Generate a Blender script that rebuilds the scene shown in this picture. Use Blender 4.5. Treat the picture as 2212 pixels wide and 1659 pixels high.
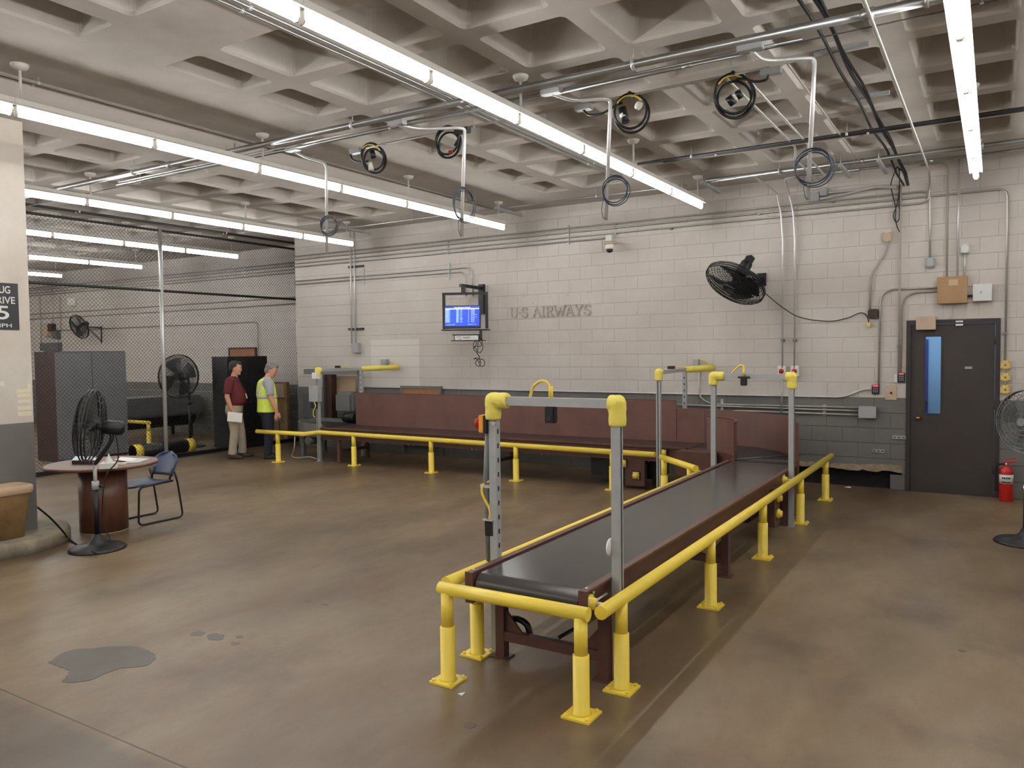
import bpy, bmesh, math, random
from mathutils import Vector, Matrix
random.seed(7)
for o in list(bpy.data.objects): bpy.data.objects.remove(o)
SC = bpy.context.scene
COL = SC.collection
PI = math.pi

# ---------------------------------------------------------------- camera (solved from the vanishing points)
IW, IH = 2212, 1659
FPX, YAW, PITCH, ROLL = 1694.497, 0.552323, 0.042516, -0.0122222
CAM = Vector((0, 0, 1.9))
def _basis():
    cy, sy, cp, sp = math.cos(YAW), math.sin(YAW), math.cos(PITCH), math.sin(PITCH)
    f = Vector((-sy*cp, cy*cp, -sp)); r = Vector((cy, sy, 0)); u = r.cross(f)
    cr, sr = math.cos(ROLL), math.sin(ROLL)
    return cr*r+sr*u, -sr*r+cr*u, f
CR, CU, CF = _basis()
cd = bpy.data.cameras.new('camera'); cam = bpy.data.objects.new('camera', cd); COL.objects.link(cam)
cd.sensor_fit = 'HORIZONTAL'; cd.sensor_width = 36; cd.lens = FPX/IW*36; cd.clip_end = 200; cd.clip_start = 0.05
cam.matrix_world = Matrix(((CR.x, CU.x, -CF.x, CAM.x), (CR.y, CU.y, -CF.y, CAM.y), (CR.z, CU.z, -CF.z, CAM.z), (0, 0, 0, 1)))
SC.camera = cam

# ---------------------------------------------------------------- world and exposure
w = bpy.data.worlds.new('world'); SC.world = w; w.use_nodes = True
w.node_tree.nodes['Background'].inputs[0].default_value = (0.8, 0.85, 1, 1)
w.node_tree.nodes['Background'].inputs[1].default_value = 0.02
SC.view_settings.view_transform = 'Standard'; SC.view_settings.look = 'None'
SC.view_settings.exposure = 0.0; SC.view_settings.gamma = 1; SC.view_settings.use_curve_mapping = False
TUBE_STRENGTH = 34.0

# ---------------------------------------------------------------- photo pixel -> place on a known plane
YW = 11.403      # back wall
YR = 12.15       # recessed back wall behind the fence
XC = -12.2       # corner where the wall steps back
ZC = 4.245       # underside of the concrete ribs
XF = -12.9       # chain link fence
def ray(x, y): return CF*FPX + CR*(x-IW/2) - CU*(y-IH/2)
def onz(x, y, z=0.0): d = ray(x, y); return CAM + d*((z-CAM.z)/d.z)
def ony(x, y, Y=YW): d = ray(x, y); return CAM + d*((Y-CAM.y)/d.y)
def onx(x, y, X): d = ray(x, y); return CAM + d*((X-CAM.x)/d.x)
def zat(x, y, X, Y):
    lo, hi = -1.0, 6.0
    for _ in range(50):
        m = (lo+hi)/2
        v = Vector((X, Y, m))-CAM
        if IH/2-FPX*v.dot(CU)/v.dot(CF) > y: lo = m
        else: hi = m
    return m

# ---------------------------------------------------------------- materials
def lin(c):
    if isinstance(c, str):
        c = [int(c[i:i+2], 16)/255 for i in (1, 3, 5)]
    return tuple(v/12.92 if v <= 0.04045 else ((v+0.055)/1.055)**2.4 for v in c)+(1,)
MATS = {}
def mat(name, col, rough=0.5, metal=0.0, var=0.0, scale=4.0, bump=0.0, bscale=60.0, emit=0.0, spec=0.5, col2=None, stretch=None):
    m = bpy.data.materials.new(name); m.use_nodes = True; nt = m.node_tree
    b = nt.nodes['Principled BSDF']; c = lin(col)
    b.inputs['Base Color'].default_value = c; b.inputs['Roughness'].default_value = rough
    b.inputs['Metallic'].default_value = metal; b.inputs['Specular IOR Level'].default_value = spec
    if emit:
        b.inputs['Emission Color'].default_value = c; b.inputs['Emission Strength'].default_value = emit
    if var or bump:
        g = nt.nodes.new('ShaderNodeNewGeometry'); src = g.outputs['Position']
        if stretch:
            mp = nt.nodes.new('ShaderNodeMapping'); mp.inputs['Scale'].default_value = stretch
            nt.links.new(src, mp.inputs[0]); src = mp.outputs[0]
    if var:
        n = nt.nodes.new('ShaderNodeTexNoise'); n.inputs['Scale'].default_value = scale; n.inputs['Detail'].default_value = 6
        n.inputs['Roughness'].default_value = 0.6
        nt.links.new(src, n.inputs['Vector'])
        r = nt.nodes.new('ShaderNodeValToRGB'); nt.links.new(n.outputs[0], r.inputs[0])
        d = lin(col2) if col2 else tuple(v*(1-var) for v in c[:3])+(1,)
        e = c if col2 else tuple(min(1, v*(1+var*0.6)) for v in c[:3])+(1,)
        r.color_ramp.elements[0].position = 0.32; r.color_ramp.elements[1].position = 0.68
        r.color_ramp.elements[0].color = d; r.color_ramp.elements[1].color = e
        nt.links.new(r.outputs[0], b.inputs['Base Color'])
    if bump:
        n = nt.nodes.new('ShaderNodeTexNoise'); n.inputs['Scale'].default_value = bscale; n.inputs['Detail'].default_value = 3
        nt.links.new(src, n.inputs['Vector'])
        bp = nt.nodes.new('ShaderNodeBump'); bp.inputs['Strength'].default_value = bump; bp.inputs['Distance'].default_value = 0.01
        nt.links.new(n.outputs[0], bp.inputs['Height']); nt.links.new(bp.outputs[0], b.inputs['Normal'])
    MATS[name] = m
    return m

# ---------------------------------------------------------------- mesh helpers
class MB:
    def __init__(s): s.v = []; s.f = []; s.sm = []; s.mi = []
    def add(s, vs, fs, smooth=False, mi=0, M=None):
        o = len(s.v)
        for p in vs:
            p = Vector(p); s.v.append(M @ p if M is not None else p)
        for f in fs: s.f.append(tuple(i+o for i in f)); s.sm.append(smooth); s.mi.append(mi)
        return s
    def box(s, lo, hi, M=None, mi=0, bev=0.0):
        x0, y0, z0 = lo; x1, y1, z1 = hi
        if bev:
            b = min(bev, abs(x1-x0)*.45, abs(y1-y0)*.45, abs(z1-z0)*.45)
            bm = bmesh.new(); bmesh.ops.create_cube(bm, size=1)
            for v in bm.verts:
                v.co = Vector(((x0+x1)/2+v.co.x*(x1-x0), (y0+y1)/2+v.co.y*(y1-y0), (z0+z1)/2+v.co.z*(z1-z0)))
            bmesh.ops.bevel(bm, geom=list(bm.edges), offset=b, segments=2, affect='EDGES')
            bm.verts.index_update()
            s.add([v.co.copy() for v in bm.verts], [[v.index for v in f.verts] for f in bm.faces], False, mi, M); bm.free()
            return s
        v = [(x0,y0,z0),(x1,y0,z0),(x1,y1,z0),(x0,y1,z0),(x0,y0,z1),(x1,y0,z1),(x1,y1,z1),(x0,y1,z1)]
        f = [(0,3,2,1),(4,5,6,7),(0,1,5,4),(1,2,6,5),(2,3,7,6),(3,0,4,7)]
        return s.add(v, f, False, mi, M)
    def bar(s, a, b, w, h, up=(0,0,1), mi=0):          # rectangular bar between two points
        a, b = Vector(a), Vector(b); d = (b-a); L = d.length; d.normalize()
        u = Vector(up); x = d.cross(u)
        if x.length < 1e-4: u = Vector((0,1,0)); x = d.cross(u)
        x.normalize(); u = x.cross(d)
        M = Matrix(((x.x,d.x,u.x,a.x),(x.y,d.y,u.y,a.y),(x.z,d.z,u.z,a.z),(0,0,0,1)))
        return s.box((-w/2,0,-h/2),(w/2,L,h/2),M,mi)
    def tube(s, pts, r, n=8, closed=False, caps=True, mi=0):
        pts = [Vector(p) for p in pts]; N = len(pts)
        rs = r if isinstance(r, (list, tuple)) else [r]*N
        ts = []
        for i in range(N):
            a = pts[i-1] if (i or closed) else pts[i]; b = pts[(i+1) % N] if (i < N-1 or closed) else pts[i]
            t = b-a
            ts.append(t.normalized() if t.length > 1e-9 else Vector((0,0,1)))
        u = Vector((0,0,1)) if abs(ts[0].z) < .9 else Vector((1,0,0))
        u = (u-ts[0]*u.dot(ts[0])).normalized(); vs = []; fs = []
        for i in range(N):
            t = ts[i]; u = u-t*u.dot(t)
            if u.length < 1e-6: u = t.orthogonal()
            u.normalize(); w_ = t.cross(u)
            for k in range(n):
                a = 2*PI*k/n; vs.append(pts[i]+(u*math.cos(a)+w_*math.sin(a))*rs[i])
        for i in range(N-(0 if closed else 1)):
            j = (i+1) % N
            for k in range(n):
                k2 = (k+1) % n; fs.append((i*n+k, i*n+k2, j*n+k2, j*n+k))
        s.add(vs, fs, True, mi)
        if caps and not closed:
            s.add(vs[:n], [tuple(range(n-1,-1,-1))], False, mi); s.add(vs[-n:], [tuple(range(n))], False, mi)
        return s
    def cyl(s, a, b, r, r2=None, n=16, mi=0): return s.tube([a, b], [r, r if r2 is None else r2], n, mi=mi)
    def lathe(s, prof, c=(0,0,0), axis=(0,0,1), n=24, mi=0, smooth=True, closed=False):
        a = Vector(axis).normalized(); x = a.orthogonal().normalized(); y = a.cross(x); c = Vector(c); vs = []; fs = []
        if abs(a.z) > .99: x = Vector((1,0,0)); y = a.cross(x)
        m = len(prof)
        for r, h in prof:
            for k in range(n):
                t = 2*PI*k/n; vs.append(c+a*h+(x*math.cos(t)+y*math.sin(t))*max(r, 1e-4))
        for i in range(m-1 if not closed else m):
            j = (i+1) % m
            for k in range(n):
                k2 = (k+1) % n; fs.append((i*n+k, i*n+k2, j*n+k2, j*n+k))
        s.add(vs, fs, smooth, mi)
        if not closed:
            if prof[0][0] > 1e-3: s.add(vs[:n], [tuple(range(n-1,-1,-1))], False, mi)
            if prof[-1][0] > 1e-3: s.add(vs[-n:], [tuple(range(n))], False, mi)
        return s
    def prism(s, poly, d0, d1, M=None, mi=0, smooth=False):   # polygon in local xy, extruded along local z
        n = len(poly); vs = [(x,y,d0) for x,y in poly]+[(x,y,d1) for x,y in poly]
        s.add(vs, [tuple(range(n-1,-1,-1)), tuple(range(n,2*n))], False, mi, M)
        return s.add(vs, [(i,(i+1)%n,n+(i+1)%n,n+i) for i in range(n)], smooth, mi, M)
    def ball(s, c, rx, ry=None, rz=None, n=12, m=8, M=None, mi=0):
        ry = rx if ry is None else ry; rz = rx if rz is None else rz; c = Vector(c); vs = []; fs = []
        for i in range(m+1):
            p = PI*i/m
            for k in range(n):
                t = 2*PI*k/n; vs.append(c+Vector((rx*math.sin(p)*math.cos(t), ry*math.sin(p)*math.sin(t), rz*math.cos(p))))
        for i in range(m):
            for k in range(n):
                k2 = (k+1) % n; fs.append((i*n+k, (i+1)*n+k, (i+1)*n+k2, i*n+k2))
        return s.add(vs, fs, True, mi, M)
    def build(s, name, m, parent=None, loc=None):
        if loc is None:
            if parent is not None: loc = world(parent)
            else:
                lo = [min(p[i] for p in s.v) for i in range(3)]; hi = [max(p[i] for p in s.v) for i in range(3)]
                loc = Vector(((lo[0]+hi[0])/2, (lo[1]+hi[1])/2, lo[2]))
        loc = Vector(loc)
        me = bpy.data.meshes.new(name); me.from_pydata([p-loc for p in s.v], [], s.f)
        for mm in (m if isinstance(m, (list, tuple)) else [m]): me.materials.append(MATS[mm] if isinstance(mm, str) else mm)
        for p, q, i in zip(me.polygons, s.sm, s.mi): p.use_smooth = q; p.material_index = i
        bm = bmesh.new(); bm.from_mesh(me); bmesh.ops.remove_doubles(bm, verts=bm.verts, dist=1e-5)
        bmesh.ops.recalc_face_normals(bm, faces=bm.faces); bm.to_mesh(me); bm.free()
        o = bpy.data.objects.new(name, me); COL.objects.link(o)
        if parent is not None:
            o.parent = parent; o.location = loc-world(parent)
        else: o.location = loc
        return o
def world(o):
    p = Vector(o.location)
    while o.parent is not None: o = o.parent; p = p+Vector(o.location)
    return p
def tag(o, label, cat, group=None):
    o['label'] = label; o['category'] = cat
    if group: o['group'] = group
    return o
def thing(name, label, cat, loc, group=None):
    o = bpy.data.objects.new(name, None); COL.objects.link(o); o.location = Vector(loc); o.empty_display_size = .1
    return tag(o, label, cat, group)
def struct(o): o['kind'] = 'structure'; return o
def copy_tree(o, parent=None):
    c = o.copy(); COL.objects.link(c); c.parent = parent
    for ch in list(o.children): copy_tree(ch, c)
    return c
def fillet(pts, r, n=6):
    pts = [Vector(p) for p in pts]; out = [pts[0]]
    for i in range(1, len(pts)-1):
        p = pts[i]; a = pts[i-1]-p; b = pts[i+1]-p
        rr = min(r, a.length*.48, b.length*.48)
        if rr < 1e-4 or a.length < 1e-6 or b.length < 1e-6: out.append(p); continue
        A = p+a.normalized()*rr; B = p+b.normalized()*rr
        for k in range(n+1):
            t = k/n; out.append(A*(1-t)**2+p*2*t*(1-t)+B*t*t)
    out.append(pts[-1]); return out
def spline(pts, n=8):
    pts = [Vector(p) for p in pts]; out = []
    for i in range(len(pts)-1):
        p0 = pts[max(i-1,0)]; p1 = pts[i]; p2 = pts[i+1]; p3 = pts[min(i+2,len(pts)-1)]
        for k in range(n):
            t = k/n
            out.append(.5*((2*p1)+(p2-p0)*t+(2*p0-5*p1+4*p2-p3)*t*t+(3*p1-p0-3*p2+p3)*t**3))
    out.append(pts[-1]); return out
def circle(c, r, u, v, n=24, a0=0, a1=2*PI):
    c = Vector(c); u = Vector(u); v = Vector(v)
    return [c+(u*math.cos(a0+(a1-a0)*k/n)+v*math.sin(a0+(a1-a0)*k/n))*r for k in range(n+1)]
def text_mesh(body, size, font_bold=False, ext=0.0, align='LEFT', xs=1.0):
    cu = bpy.data.curves.new('lettering', 'FONT'); cu.body = body; cu.size = size; cu.extrude = ext; cu.align_x = align
    if font_bold: cu.offset = size*0.012
    ob = bpy.data.objects.new('lettering', cu); COL.objects.link(ob)
    dg = bpy.context.evaluated_depsgraph_get(); me = bpy.data.meshes.new_from_object(ob.evaluated_get(dg))
    bpy.data.objects.remove(ob)
    vs = [Vector((v.co.x*xs, v.co.y, v.co.z)) for v in me.vertices]; fs = [tuple(p.vertices) for p in me.polygons]
    bpy.data.meshes.remove(me)
    return vs, fs
# ---------------------------------------------------------------- materials used in the place
mat('ceiling_concrete', '#bdb7af', .85, var=.14, scale=1.6, bump=.15, bscale=35)
mat('mortar', '#b6b0a9', .9)
mat('mortar_grey', '#565552', .9)
mat('yellow_paint', '#ebd04a', .32, var=.06, scale=5, bump=.03, bscale=30)
mat('yellow_foam', '#e6d660', .6, bump=.5, bscale=35)
mat('brown_steel', '#593a33', .42, var=.18, scale=6, bump=.03, bscale=80)
mat('brown_panel', '#6b4a42', .45, var=.14, scale=4)
mat('brown_slider', '#3a2724', .35, var=.2, scale=9)
mat('belt_rubber', '#3b3836', .22, var=.12, scale=5, bump=.03, bscale=180)
mat('black_rubber', '#141414', .35)
mat('black_metal', '#121214', .42)
mat('black_wire', '#0c0c0d', .5)
mat('galvanised', '#cccccb', .34, metal=.4, var=.05, scale=25)
mat('strut_grey', '#a9acad', .45, metal=.25, var=.06, scale=20)
mat('conduit_steel', '#aeaca6', .36, metal=.45, var=.06, scale=8)
mat('pipe_steel', '#a3a4a3', .33, metal=.8, var=.05, scale=10)
mat('conduit_painted', '#a59d92', .55, var=.1, scale=8)
mat('dark_steel', '#3c3b3a', .5, metal=.5)
mat('white_metal', '#dedbd4', .45)
mat('box_grey', '#a3a5a6', .45, metal=.2)
mat('box_tan', '#a2805a', .5, var=.08, scale=8)
mat('box_white', '#d3d4d2', .4)
mat('box_beige', '#b9a58f', .55, var=.1, scale=10)
mat('box_yellow', '#d9bf6b', .5)
mat('red_plastic', '#b01818', .35)
mat('red_paint', '#b31c17', .3)
mat('orange_plastic', '#e69a24', .4)
mat('black_plastic', '#17171a', .4)
mat('white_plastic', '#e6e4de', .4)
mat('door_paint', '#3b3431', .45, var=.1, scale=3)
mat('door_frame_paint', '#332d2b', .45, var=.1, scale=3)
mat('brass', '#8b6a34', .3, metal=.9)
mat('paper', '#e9e8e4', .7)
mat('laminate_wood', '#5f3c2b', .4, var=.25, scale=3, stretch=(9,9,.8))
mat('laminate_top', '#6b4c3f', .38, var=.1, scale=10)
mat('blue_plastic', '#2e3d5e', .4, var=.08, scale=10)
mat('chrome', '#c9c9c9', .15, metal=1)
mat('grey_metal', '#6b6c6d', .45, metal=.3, var=.12, scale=5)
mat('grey_cabinet', '#6a6b6c', .5, var=.1, scale=2)
mat('black_cabinet', '#151416', .4, var=.2, scale=2)
mat('dark_red_panel', '#3a221c', .5, var=.25, scale=3)
mat('orange_board', '#9c6a43', .6, var=.15, scale=8)
mat('grey_paint', '#6b6d6c', .45)
mat('cable_blue', '#232f3d', .5)
mat('cable_yellow', '#e2c54a', .45)
mat('skin', '#c08a70', .5)
mat('skin_b', '#c78f73', .5)
mat('maroon_shirt', '#5c1820', .8, var=.15, scale=14)
mat('khaki', '#a59a85', .85, var=.12, scale=10)
mat('hi_vis', '#d9ee62', .7, var=.06, scale=14, spec=.3)
mat('reflective_tape', '#c4c7c4', .35)
mat('navy_trouser', '#1c2130', .85, var=.15, scale=10)
mat('grey_shirt', '#9d9fa3', .85)
mat('hair_dark', '#2a1e18', .6, var=.2, scale=60)
mat('hair_grey', '#7a7370', .65, var=.25, scale=60)
mat('shoe_brown', '#2e2019', .5)
mat('shoe_black', '#171614', .5)
mat('concrete_plinth', '#8d8371', .85, var=.35, scale=6, bump=.3, bscale=40)
mat('bin_side', '#8d7048', .7, var=.25, scale=5)
mat('bin_liner', '#b9a184', .5)
mat('sign_black', '#26272a', .5)
mat('sign_white', '#c9c8c2', .5)
mat('blue_wall', '#9fc8e6', .6)
mat('blue_door', '#1f3f9c', .5)
mat('bare_concrete', '#9a8a72', .9, var=.3, scale=14, bump=.6, bscale=40)
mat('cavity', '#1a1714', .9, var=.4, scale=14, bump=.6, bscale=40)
mat('letter_shaded', '#a8a29a', .6)  # wall colour made darker, in place of the letters' shaded edges
mat('belt_dark', '#232120', .4)
mat('steel_dull', '#7c7f80', .4, metal=.8, var=.15, scale=12)
mat('sensor_red', '#ff4060', .4, emit=2.0)
mat('light_lens', '#ffffff', .4)
b = MATS['light_lens'].node_tree.nodes['Principled BSDF']
b.inputs['Emission Color'].default_value = (1.0, .985, .97, 1); b.inputs['Emission Strength'].default_value = TUBE_STRENGTH
mat('glass', '#ffffff', .03)
b = MATS['glass'].node_tree.nodes['Principled BSDF']; b.inputs['Transmission Weight'].default_value = 1; b.inputs['IOR'].default_value = 1.45

def nodes_of(name, rough, col='#808080'):
    m = mat(name, col, rough); nt = m.node_tree; return nt, nt.nodes['Principled BSDF']
def N(nt, t, **kw):
    n = nt.nodes.new(t)
    for k, v in kw.items():
        if k in n.inputs: n.inputs[k].default_value = v
        else: setattr(n, k, v)
    return n
def mixc(nt, fac, a, b_):
    m = nt.nodes.new('ShaderNodeMix'); m.data_type = 'RGBA'
    for s, v in ((m.inputs[0], fac), (m.inputs[6], a), (m.inputs[7], b_)):
        if hasattr(v, 'is_linked') or hasattr(v, 'links'): nt.links.new(v, s)
        else: s.default_value = v
    return m.outputs[2]
def ramp(nt, src, p0, p1, c0=(0,0,0,1), c1=(1,1,1,1)):
    r = nt.nodes.new('ShaderNodeValToRGB'); r.color_ramp.elements[0].position = p0; r.color_ramp.elements[1].position = p1
    r.color_ramp.elements[0].color = c0; r.color_ramp.elements[1].color = c1; nt.links.new(src, r.inputs[0]); return r.outputs[0]
def mth(nt, op, a, b_=None, clamp=False):
    n = nt.nodes.new('ShaderNodeMath'); n.operation = op; n.use_clamp = clamp
    for i, v in enumerate((a, b_)):
        if v is None: continue
        if hasattr(v, 'links'): nt.links.new(v, n.inputs[i])
        else: n.inputs[i].default_value = v
    return n.outputs[0]

def wall_paint(name, base, dark, light, patch=False):
    nt, b = nodes_of(name, .6)
    g = N(nt, 'ShaderNodeNewGeometry'); sx = N(nt, 'ShaderNodeSeparateXYZ'); nt.links.new(g.outputs['Position'], sx.inputs[0])
    n1 = N(nt, 'ShaderNodeTexNoise', Scale=.9, Detail=7.0, Roughness=.65); nt.links.new(g.outputs['Position'], n1.inputs['Vector'])
    c = mixc(nt, ramp(nt, n1.outputs[0], .3, .7), lin(dark), lin(base))
    n2 = N(nt, 'ShaderNodeTexNoise', Scale=22.0, Detail=4.0, Roughness=.7); nt.links.new(g.outputs['Position'], n2.inputs['Vector'])
    c = mixc(nt, mth(nt, 'MULTIPLY', ramp(nt, n2.outputs[0], .6, .8), .25), c, lin(dark))
    if patch:   # a rectangle of fresher, lighter paint above the end of the wall conveyor
        def band(src, lo, hi, s=90):
            return mth(nt, 'MULTIPLY', mth(nt, 'MULTIPLY', mth(nt, 'SUBTRACT', src, lo), s, True), mth(nt, 'MULTIPLY', mth(nt, 'SUBTRACT', hi, src), s, True))
        f = mth(nt, 'MULTIPLY', band(sx.outputs[0], -10.2, -9.02), band(sx.outputs[2], 1.2, 2.14))
        c = mixc(nt, mth(nt, 'MULTIPLY', f, .75), c, lin(light))
    nt.links.new(c, b.inputs['Base Color'])
    n3 = N(nt, 'ShaderNodeTexNoise', Scale=70.0, Detail=3.0); nt.links.new(g.outputs['Position'], n3.inputs['Vector'])
    bp = N(nt, 'ShaderNodeBump', Strength=.22, Distance=.006); nt.links.new(n3.outputs[0], bp.inputs['Height']); nt.links.new(bp.outputs[0], b.inputs['Normal'])
wall_paint('wall_cream', '#c9c4be', '#b9b2ab', '#d6d2cc', True)
wall_paint('wall_grey', '#72716d', '#5e5d59', '#7c7b77')
wall_paint('column_cream', '#c6c1b8', '#b0a699', '#d0ccc3')

def floor_material():
    nt, b = nodes_of('floor_concrete', .42)
    g = N(nt, 'ShaderNodeNewGeometry'); P = g.outputs['Position']
    mp = N(nt, 'ShaderNodeMapping'); mp.inputs['Rotation'].default_value = (0, 0, .9); mp.inputs['Scale'].default_value = (1, .45, 1); nt.links.new(P, mp.inputs[0])
    n1 = N(nt, 'ShaderNodeTexNoise', Scale=.55, Detail=8.0, Roughness=.62); nt.links.new(mp.outputs[0], n1.inputs['Vector'])
    n2 = N(nt, 'ShaderNodeTexNoise', Scale=2.4, Detail=8.0, Roughness=.7); nt.links.new(mp.outputs[0], n2.inputs['Vector'])
    n3 = N(nt, 'ShaderNodeTexNoise', Scale=60.0, Detail=4.0, Roughness=.7); nt.links.new(P, n3.inputs['Vector'])
    c = mixc(nt, ramp(nt, n1.outputs[0], .36, .66), lin('#5a4936'), lin('#83725a'))
    c = mixc(nt, mth(nt, 'MULTIPLY', ramp(nt, n2.outputs[0], .45, .72), .55), c, lin('#6d5033'))
    n4 = N(nt, 'ShaderNodeTexNoise', Scale=1.1, Detail=6.0, Roughness=.6); nt.links.new(P, n4.inputs['Vector'])
    c = mixc(nt, mth(nt, 'MULTIPLY', ramp(nt, n4.outputs[0], .5, .7), .55), c, lin('#3f3429'))
    c = mixc(nt, mth(nt, 'MULTIPLY', ramp(nt, n3.outputs[0], .5, .8), .22), c, lin('#3c3229'))
    # darker old coating in the near left corner, beyond the construction joint
    sx = N(nt, 'ShaderNodeSeparateXYZ'); nt.links.new(P, sx.inputs[0])
    d = mth(nt, 'SUBTRACT', JOINT_Y, sx.outputs[1])
    d = mth(nt, 'ADD', d, mth(nt, 'MULTIPLY', mth(nt, 'SUBTRACT', n2.outputs[0], .5), .12))
    far = mth(nt, 'MULTIPLY', mth(nt, 'SUBTRACT', -2.4, sx.outputs[0]), .9, True)
    f = mth(nt, 'MULTIPLY', mth(nt, 'MULTIPLY', d, 12.0, True), far)
    c = mixc(nt, mth(nt, 'MULTIPLY', f, .5), c, lin('#3b362f'))
    nt.links.new(c, b.inputs['Base Color'])
    r = mth(nt, 'ADD', mth(nt, 'MULTIPLY', n2.outputs[0], .35), .22); nt.links.new(r, b.inputs['Roughness'])
    bp = N(nt, 'ShaderNodeBump', Strength=.12, Distance=.005); nt.links.new(n3.outputs[0], bp.inputs['Height']); nt.links.new(bp.outputs[0], b.inputs['Normal'])
JOINT_Y = 2.21
floor_material()
mat('stain_dark', '#4a4136', .4, var=.25, scale=6)
mat('stain_spot', '#4d4236', .4)
# ================================================================ the room
XL, XR, YB = -27.0, 6.0, -8.0
CZ = .2023; BL = .395
m = MB(); m.box((XL, YB, -.2), (XR, YR+4, 0)); floor = struct(m.build('floor', 'floor_concrete', loc=(0,0,0)))
m = MB(); m.box((-9, JOINT_Y-.004, -.001), (-2.3, JOINT_Y+.004, .0012)); m.build('construction_joint', 'stain_dark', floor)
pud = [(-4.985,2.563),(-5.063,2.737),(-4.935,2.872),(-4.757,2.995),(-4.494,2.962),(-4.407,2.839),(-4.51,2.706),(-4.488,2.542),(-4.6,2.444),(-4.685,2.515),(-4.77,2.556)]
q = spline([Vector((x,y,0)) for x,y in pud]+[Vector(pud[0]+(0,))], 6)[:-1]
q = [(p.x+random.uniform(-.008,.008), p.y+random.uniform(-.008,.008)) for p in q]
m = MB(); m.prism(q, .0003, .0018); m.build('patched_stain', 'stain_dark', floor)
for px, py, r in [(428,1369,.05),(465,1376,.06),(518,1376,.025),(508,1390,.03),(664,1298,.03),(703,1306,.025),(1014,1567,.035),(2078,1406,.02)]:
    c = onz(px, py); m = MB()
    m.prism([(c.x+r*1.3*math.cos(t)*random.uniform(.7,1.1), c.y+r*math.sin(t)*random.uniform(.7,1.1)) for t in [2*PI*k/14 for k in range(14)]], .0002, .0012)
    m.build('oil_spot', 'stain_spot', floor)

# --- waffle slab
xv = [(-3.34,-2.61),(-2.43,-1.70),(-1.55,-.80),(-.60,.125),(.30,1.03),(1.21,1.94),(2.13,2.86),(3.04,3.77),(3.96,4.69),(4.87,5.6),
      (-4.24,-3.50),(-5.13,-4.40),(-5.79,-5.34),(-9.22,-8.62)]
x = -9.37
while x-.74 > XL+.1: xv.append((x-.74, x)); x -= .915
yv = [(4.98+.926*k, 4.98+.926*k+.75) for k in range(-1, 6)]
y = 3.36
while y-.75 > YB+.1: yv.append((y-.75, y)); y -= .926
xv.sort(); yv.sort()
def cuts(v, lo, hi):
    out = []; p = lo
    for a, b in v:
        out.append((p, a, False)); out.append((a, b, True)); p = b
    out.append((p, hi, False)); return out
def rrect(x0, x1, y0, y1, i, r, z):
    pts = []
    for cx, cy, a0 in ((x1-i-r, y1-i-r, 0), (x0+i+r, y1-i-r, PI/2), (x0+i+r, y0+i+r, PI), (x1-i-r, y0+i+r, 1.5*PI)):
        for k in range(4):
            a = a0+PI/2*k/3; pts.append((cx+r*math.cos(a), cy+r*math.sin(a), z))
    return pts
m = MB()
for x0, x1, vx in cuts(xv, XL, XR):
    for y0, y1, vy in cuts(yv, YB, YR+.3):
        if vx and vy:
            L = [rrect(x0,x1,y0,y1,0,.055,ZC), rrect(x0,x1,y0,y1,.014,.055,ZC+.022), rrect(x0,x1,y0,y1,.06,.06,ZC+.28), rrect(x0,x1,y0,y1,.075,.065,ZC+.315), rrect(x0,x1,y0,y1,.11,.07,ZC+.33)]
            vs = [p for l in L for p in l]; fs = []
            for a in range(4):
                for k in range(16): k2 = (k+1) % 16; fs.append((a*16+k, a*16+k2, (a+1)*16+k2, (a+1)*16+k))
            m.add(vs, fs, False); m.add(L[-1], [tuple(range(16))], False)
            for ci, c in enumerate(((x1,y1),(x0,y1),(x0,y0),(x1,y0))):
                m.add([(c[0],c[1],ZC)]+L[0][ci*4:ci*4+4], [(0,1,2),(0,2,3),(0,3,4)])
        else: m.add([(x0,y0,ZC),(x0,y1,ZC),(x1,y1,ZC),(x1,y0,ZC)], [(0,1,2,3)])
me_o = m.build('ceiling', 'ceiling_concrete', loc=(0,0,0)); ceiling = struct(me_o)
m = MB(); m.box((XL,YB,ZC+.34),(XR,YR+.3,ZC+.5)); m.build('slab', 'ceiling_concrete', ceiling)

# --- back wall of painted concrete blocks
DX0, DX1, DZ = -.985, .05, 2.225          # door opening incl. frame
wall = MB(); D = .2
G6 = 6*CZ; y4 = YW+.0045
wall.box((XC+.006,y4,0),(-4.2,YW+D,G6),mi=1); wall.box((-1.03,y4,0),(DX0,YW+D,G6),mi=1); wall.box((-4.2,y4,.245),(-1.03,YW+D,G6),mi=1); wall.box((DX1,y4,0),(XR,YW+D,G6),mi=1)
wall.box((XC+.006,y4,G6),(DX0,YW+D,ZC)); wall.box((DX1,y4,G6),(XR,YW+D,ZC)); wall.box((DX0,y4,DZ),(DX1,YW+D,ZC))
wall_back = struct(wall.build('wall_back', ['mortar','mortar_grey'], loc=(0,YW,0)))
BM = {}
def block_mesh(L, H, mname):
    k = (round(L, 3), round(H, 3), mname)
    if k in BM: return BM[k]
    g, c = .0018, .003
    me = bpy.data.meshes.new('block'); x0, x1, z0, z1 = g-.0008, L-g+.0008, g+.0012, H-g-.0012
    vs = [(x0,.03,z0),(x1,.03,z0),(x1,.03,z1),(x0,.03,z1),(x0,c,z0),(x1,c,z0),(x1,c,z1),(x0,c,z1),(x0+c,0,z0+c),(x1-c,0,z0+c),(x1-c,0,z1-c),(x0+c,0,z1-c)]
    fs = [(8,9,10,11)]
    for a, b in ((0,4),(4,8)):
        for k2 in range(4): fs.append((a+k2, a+(k2+1)%4, b+(k2+1)%4, b+k2))
    me.from_pydata(vs, [], fs); me.materials.append(MATS[mname]); BM[k] = me; return me
blocks = []
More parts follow.
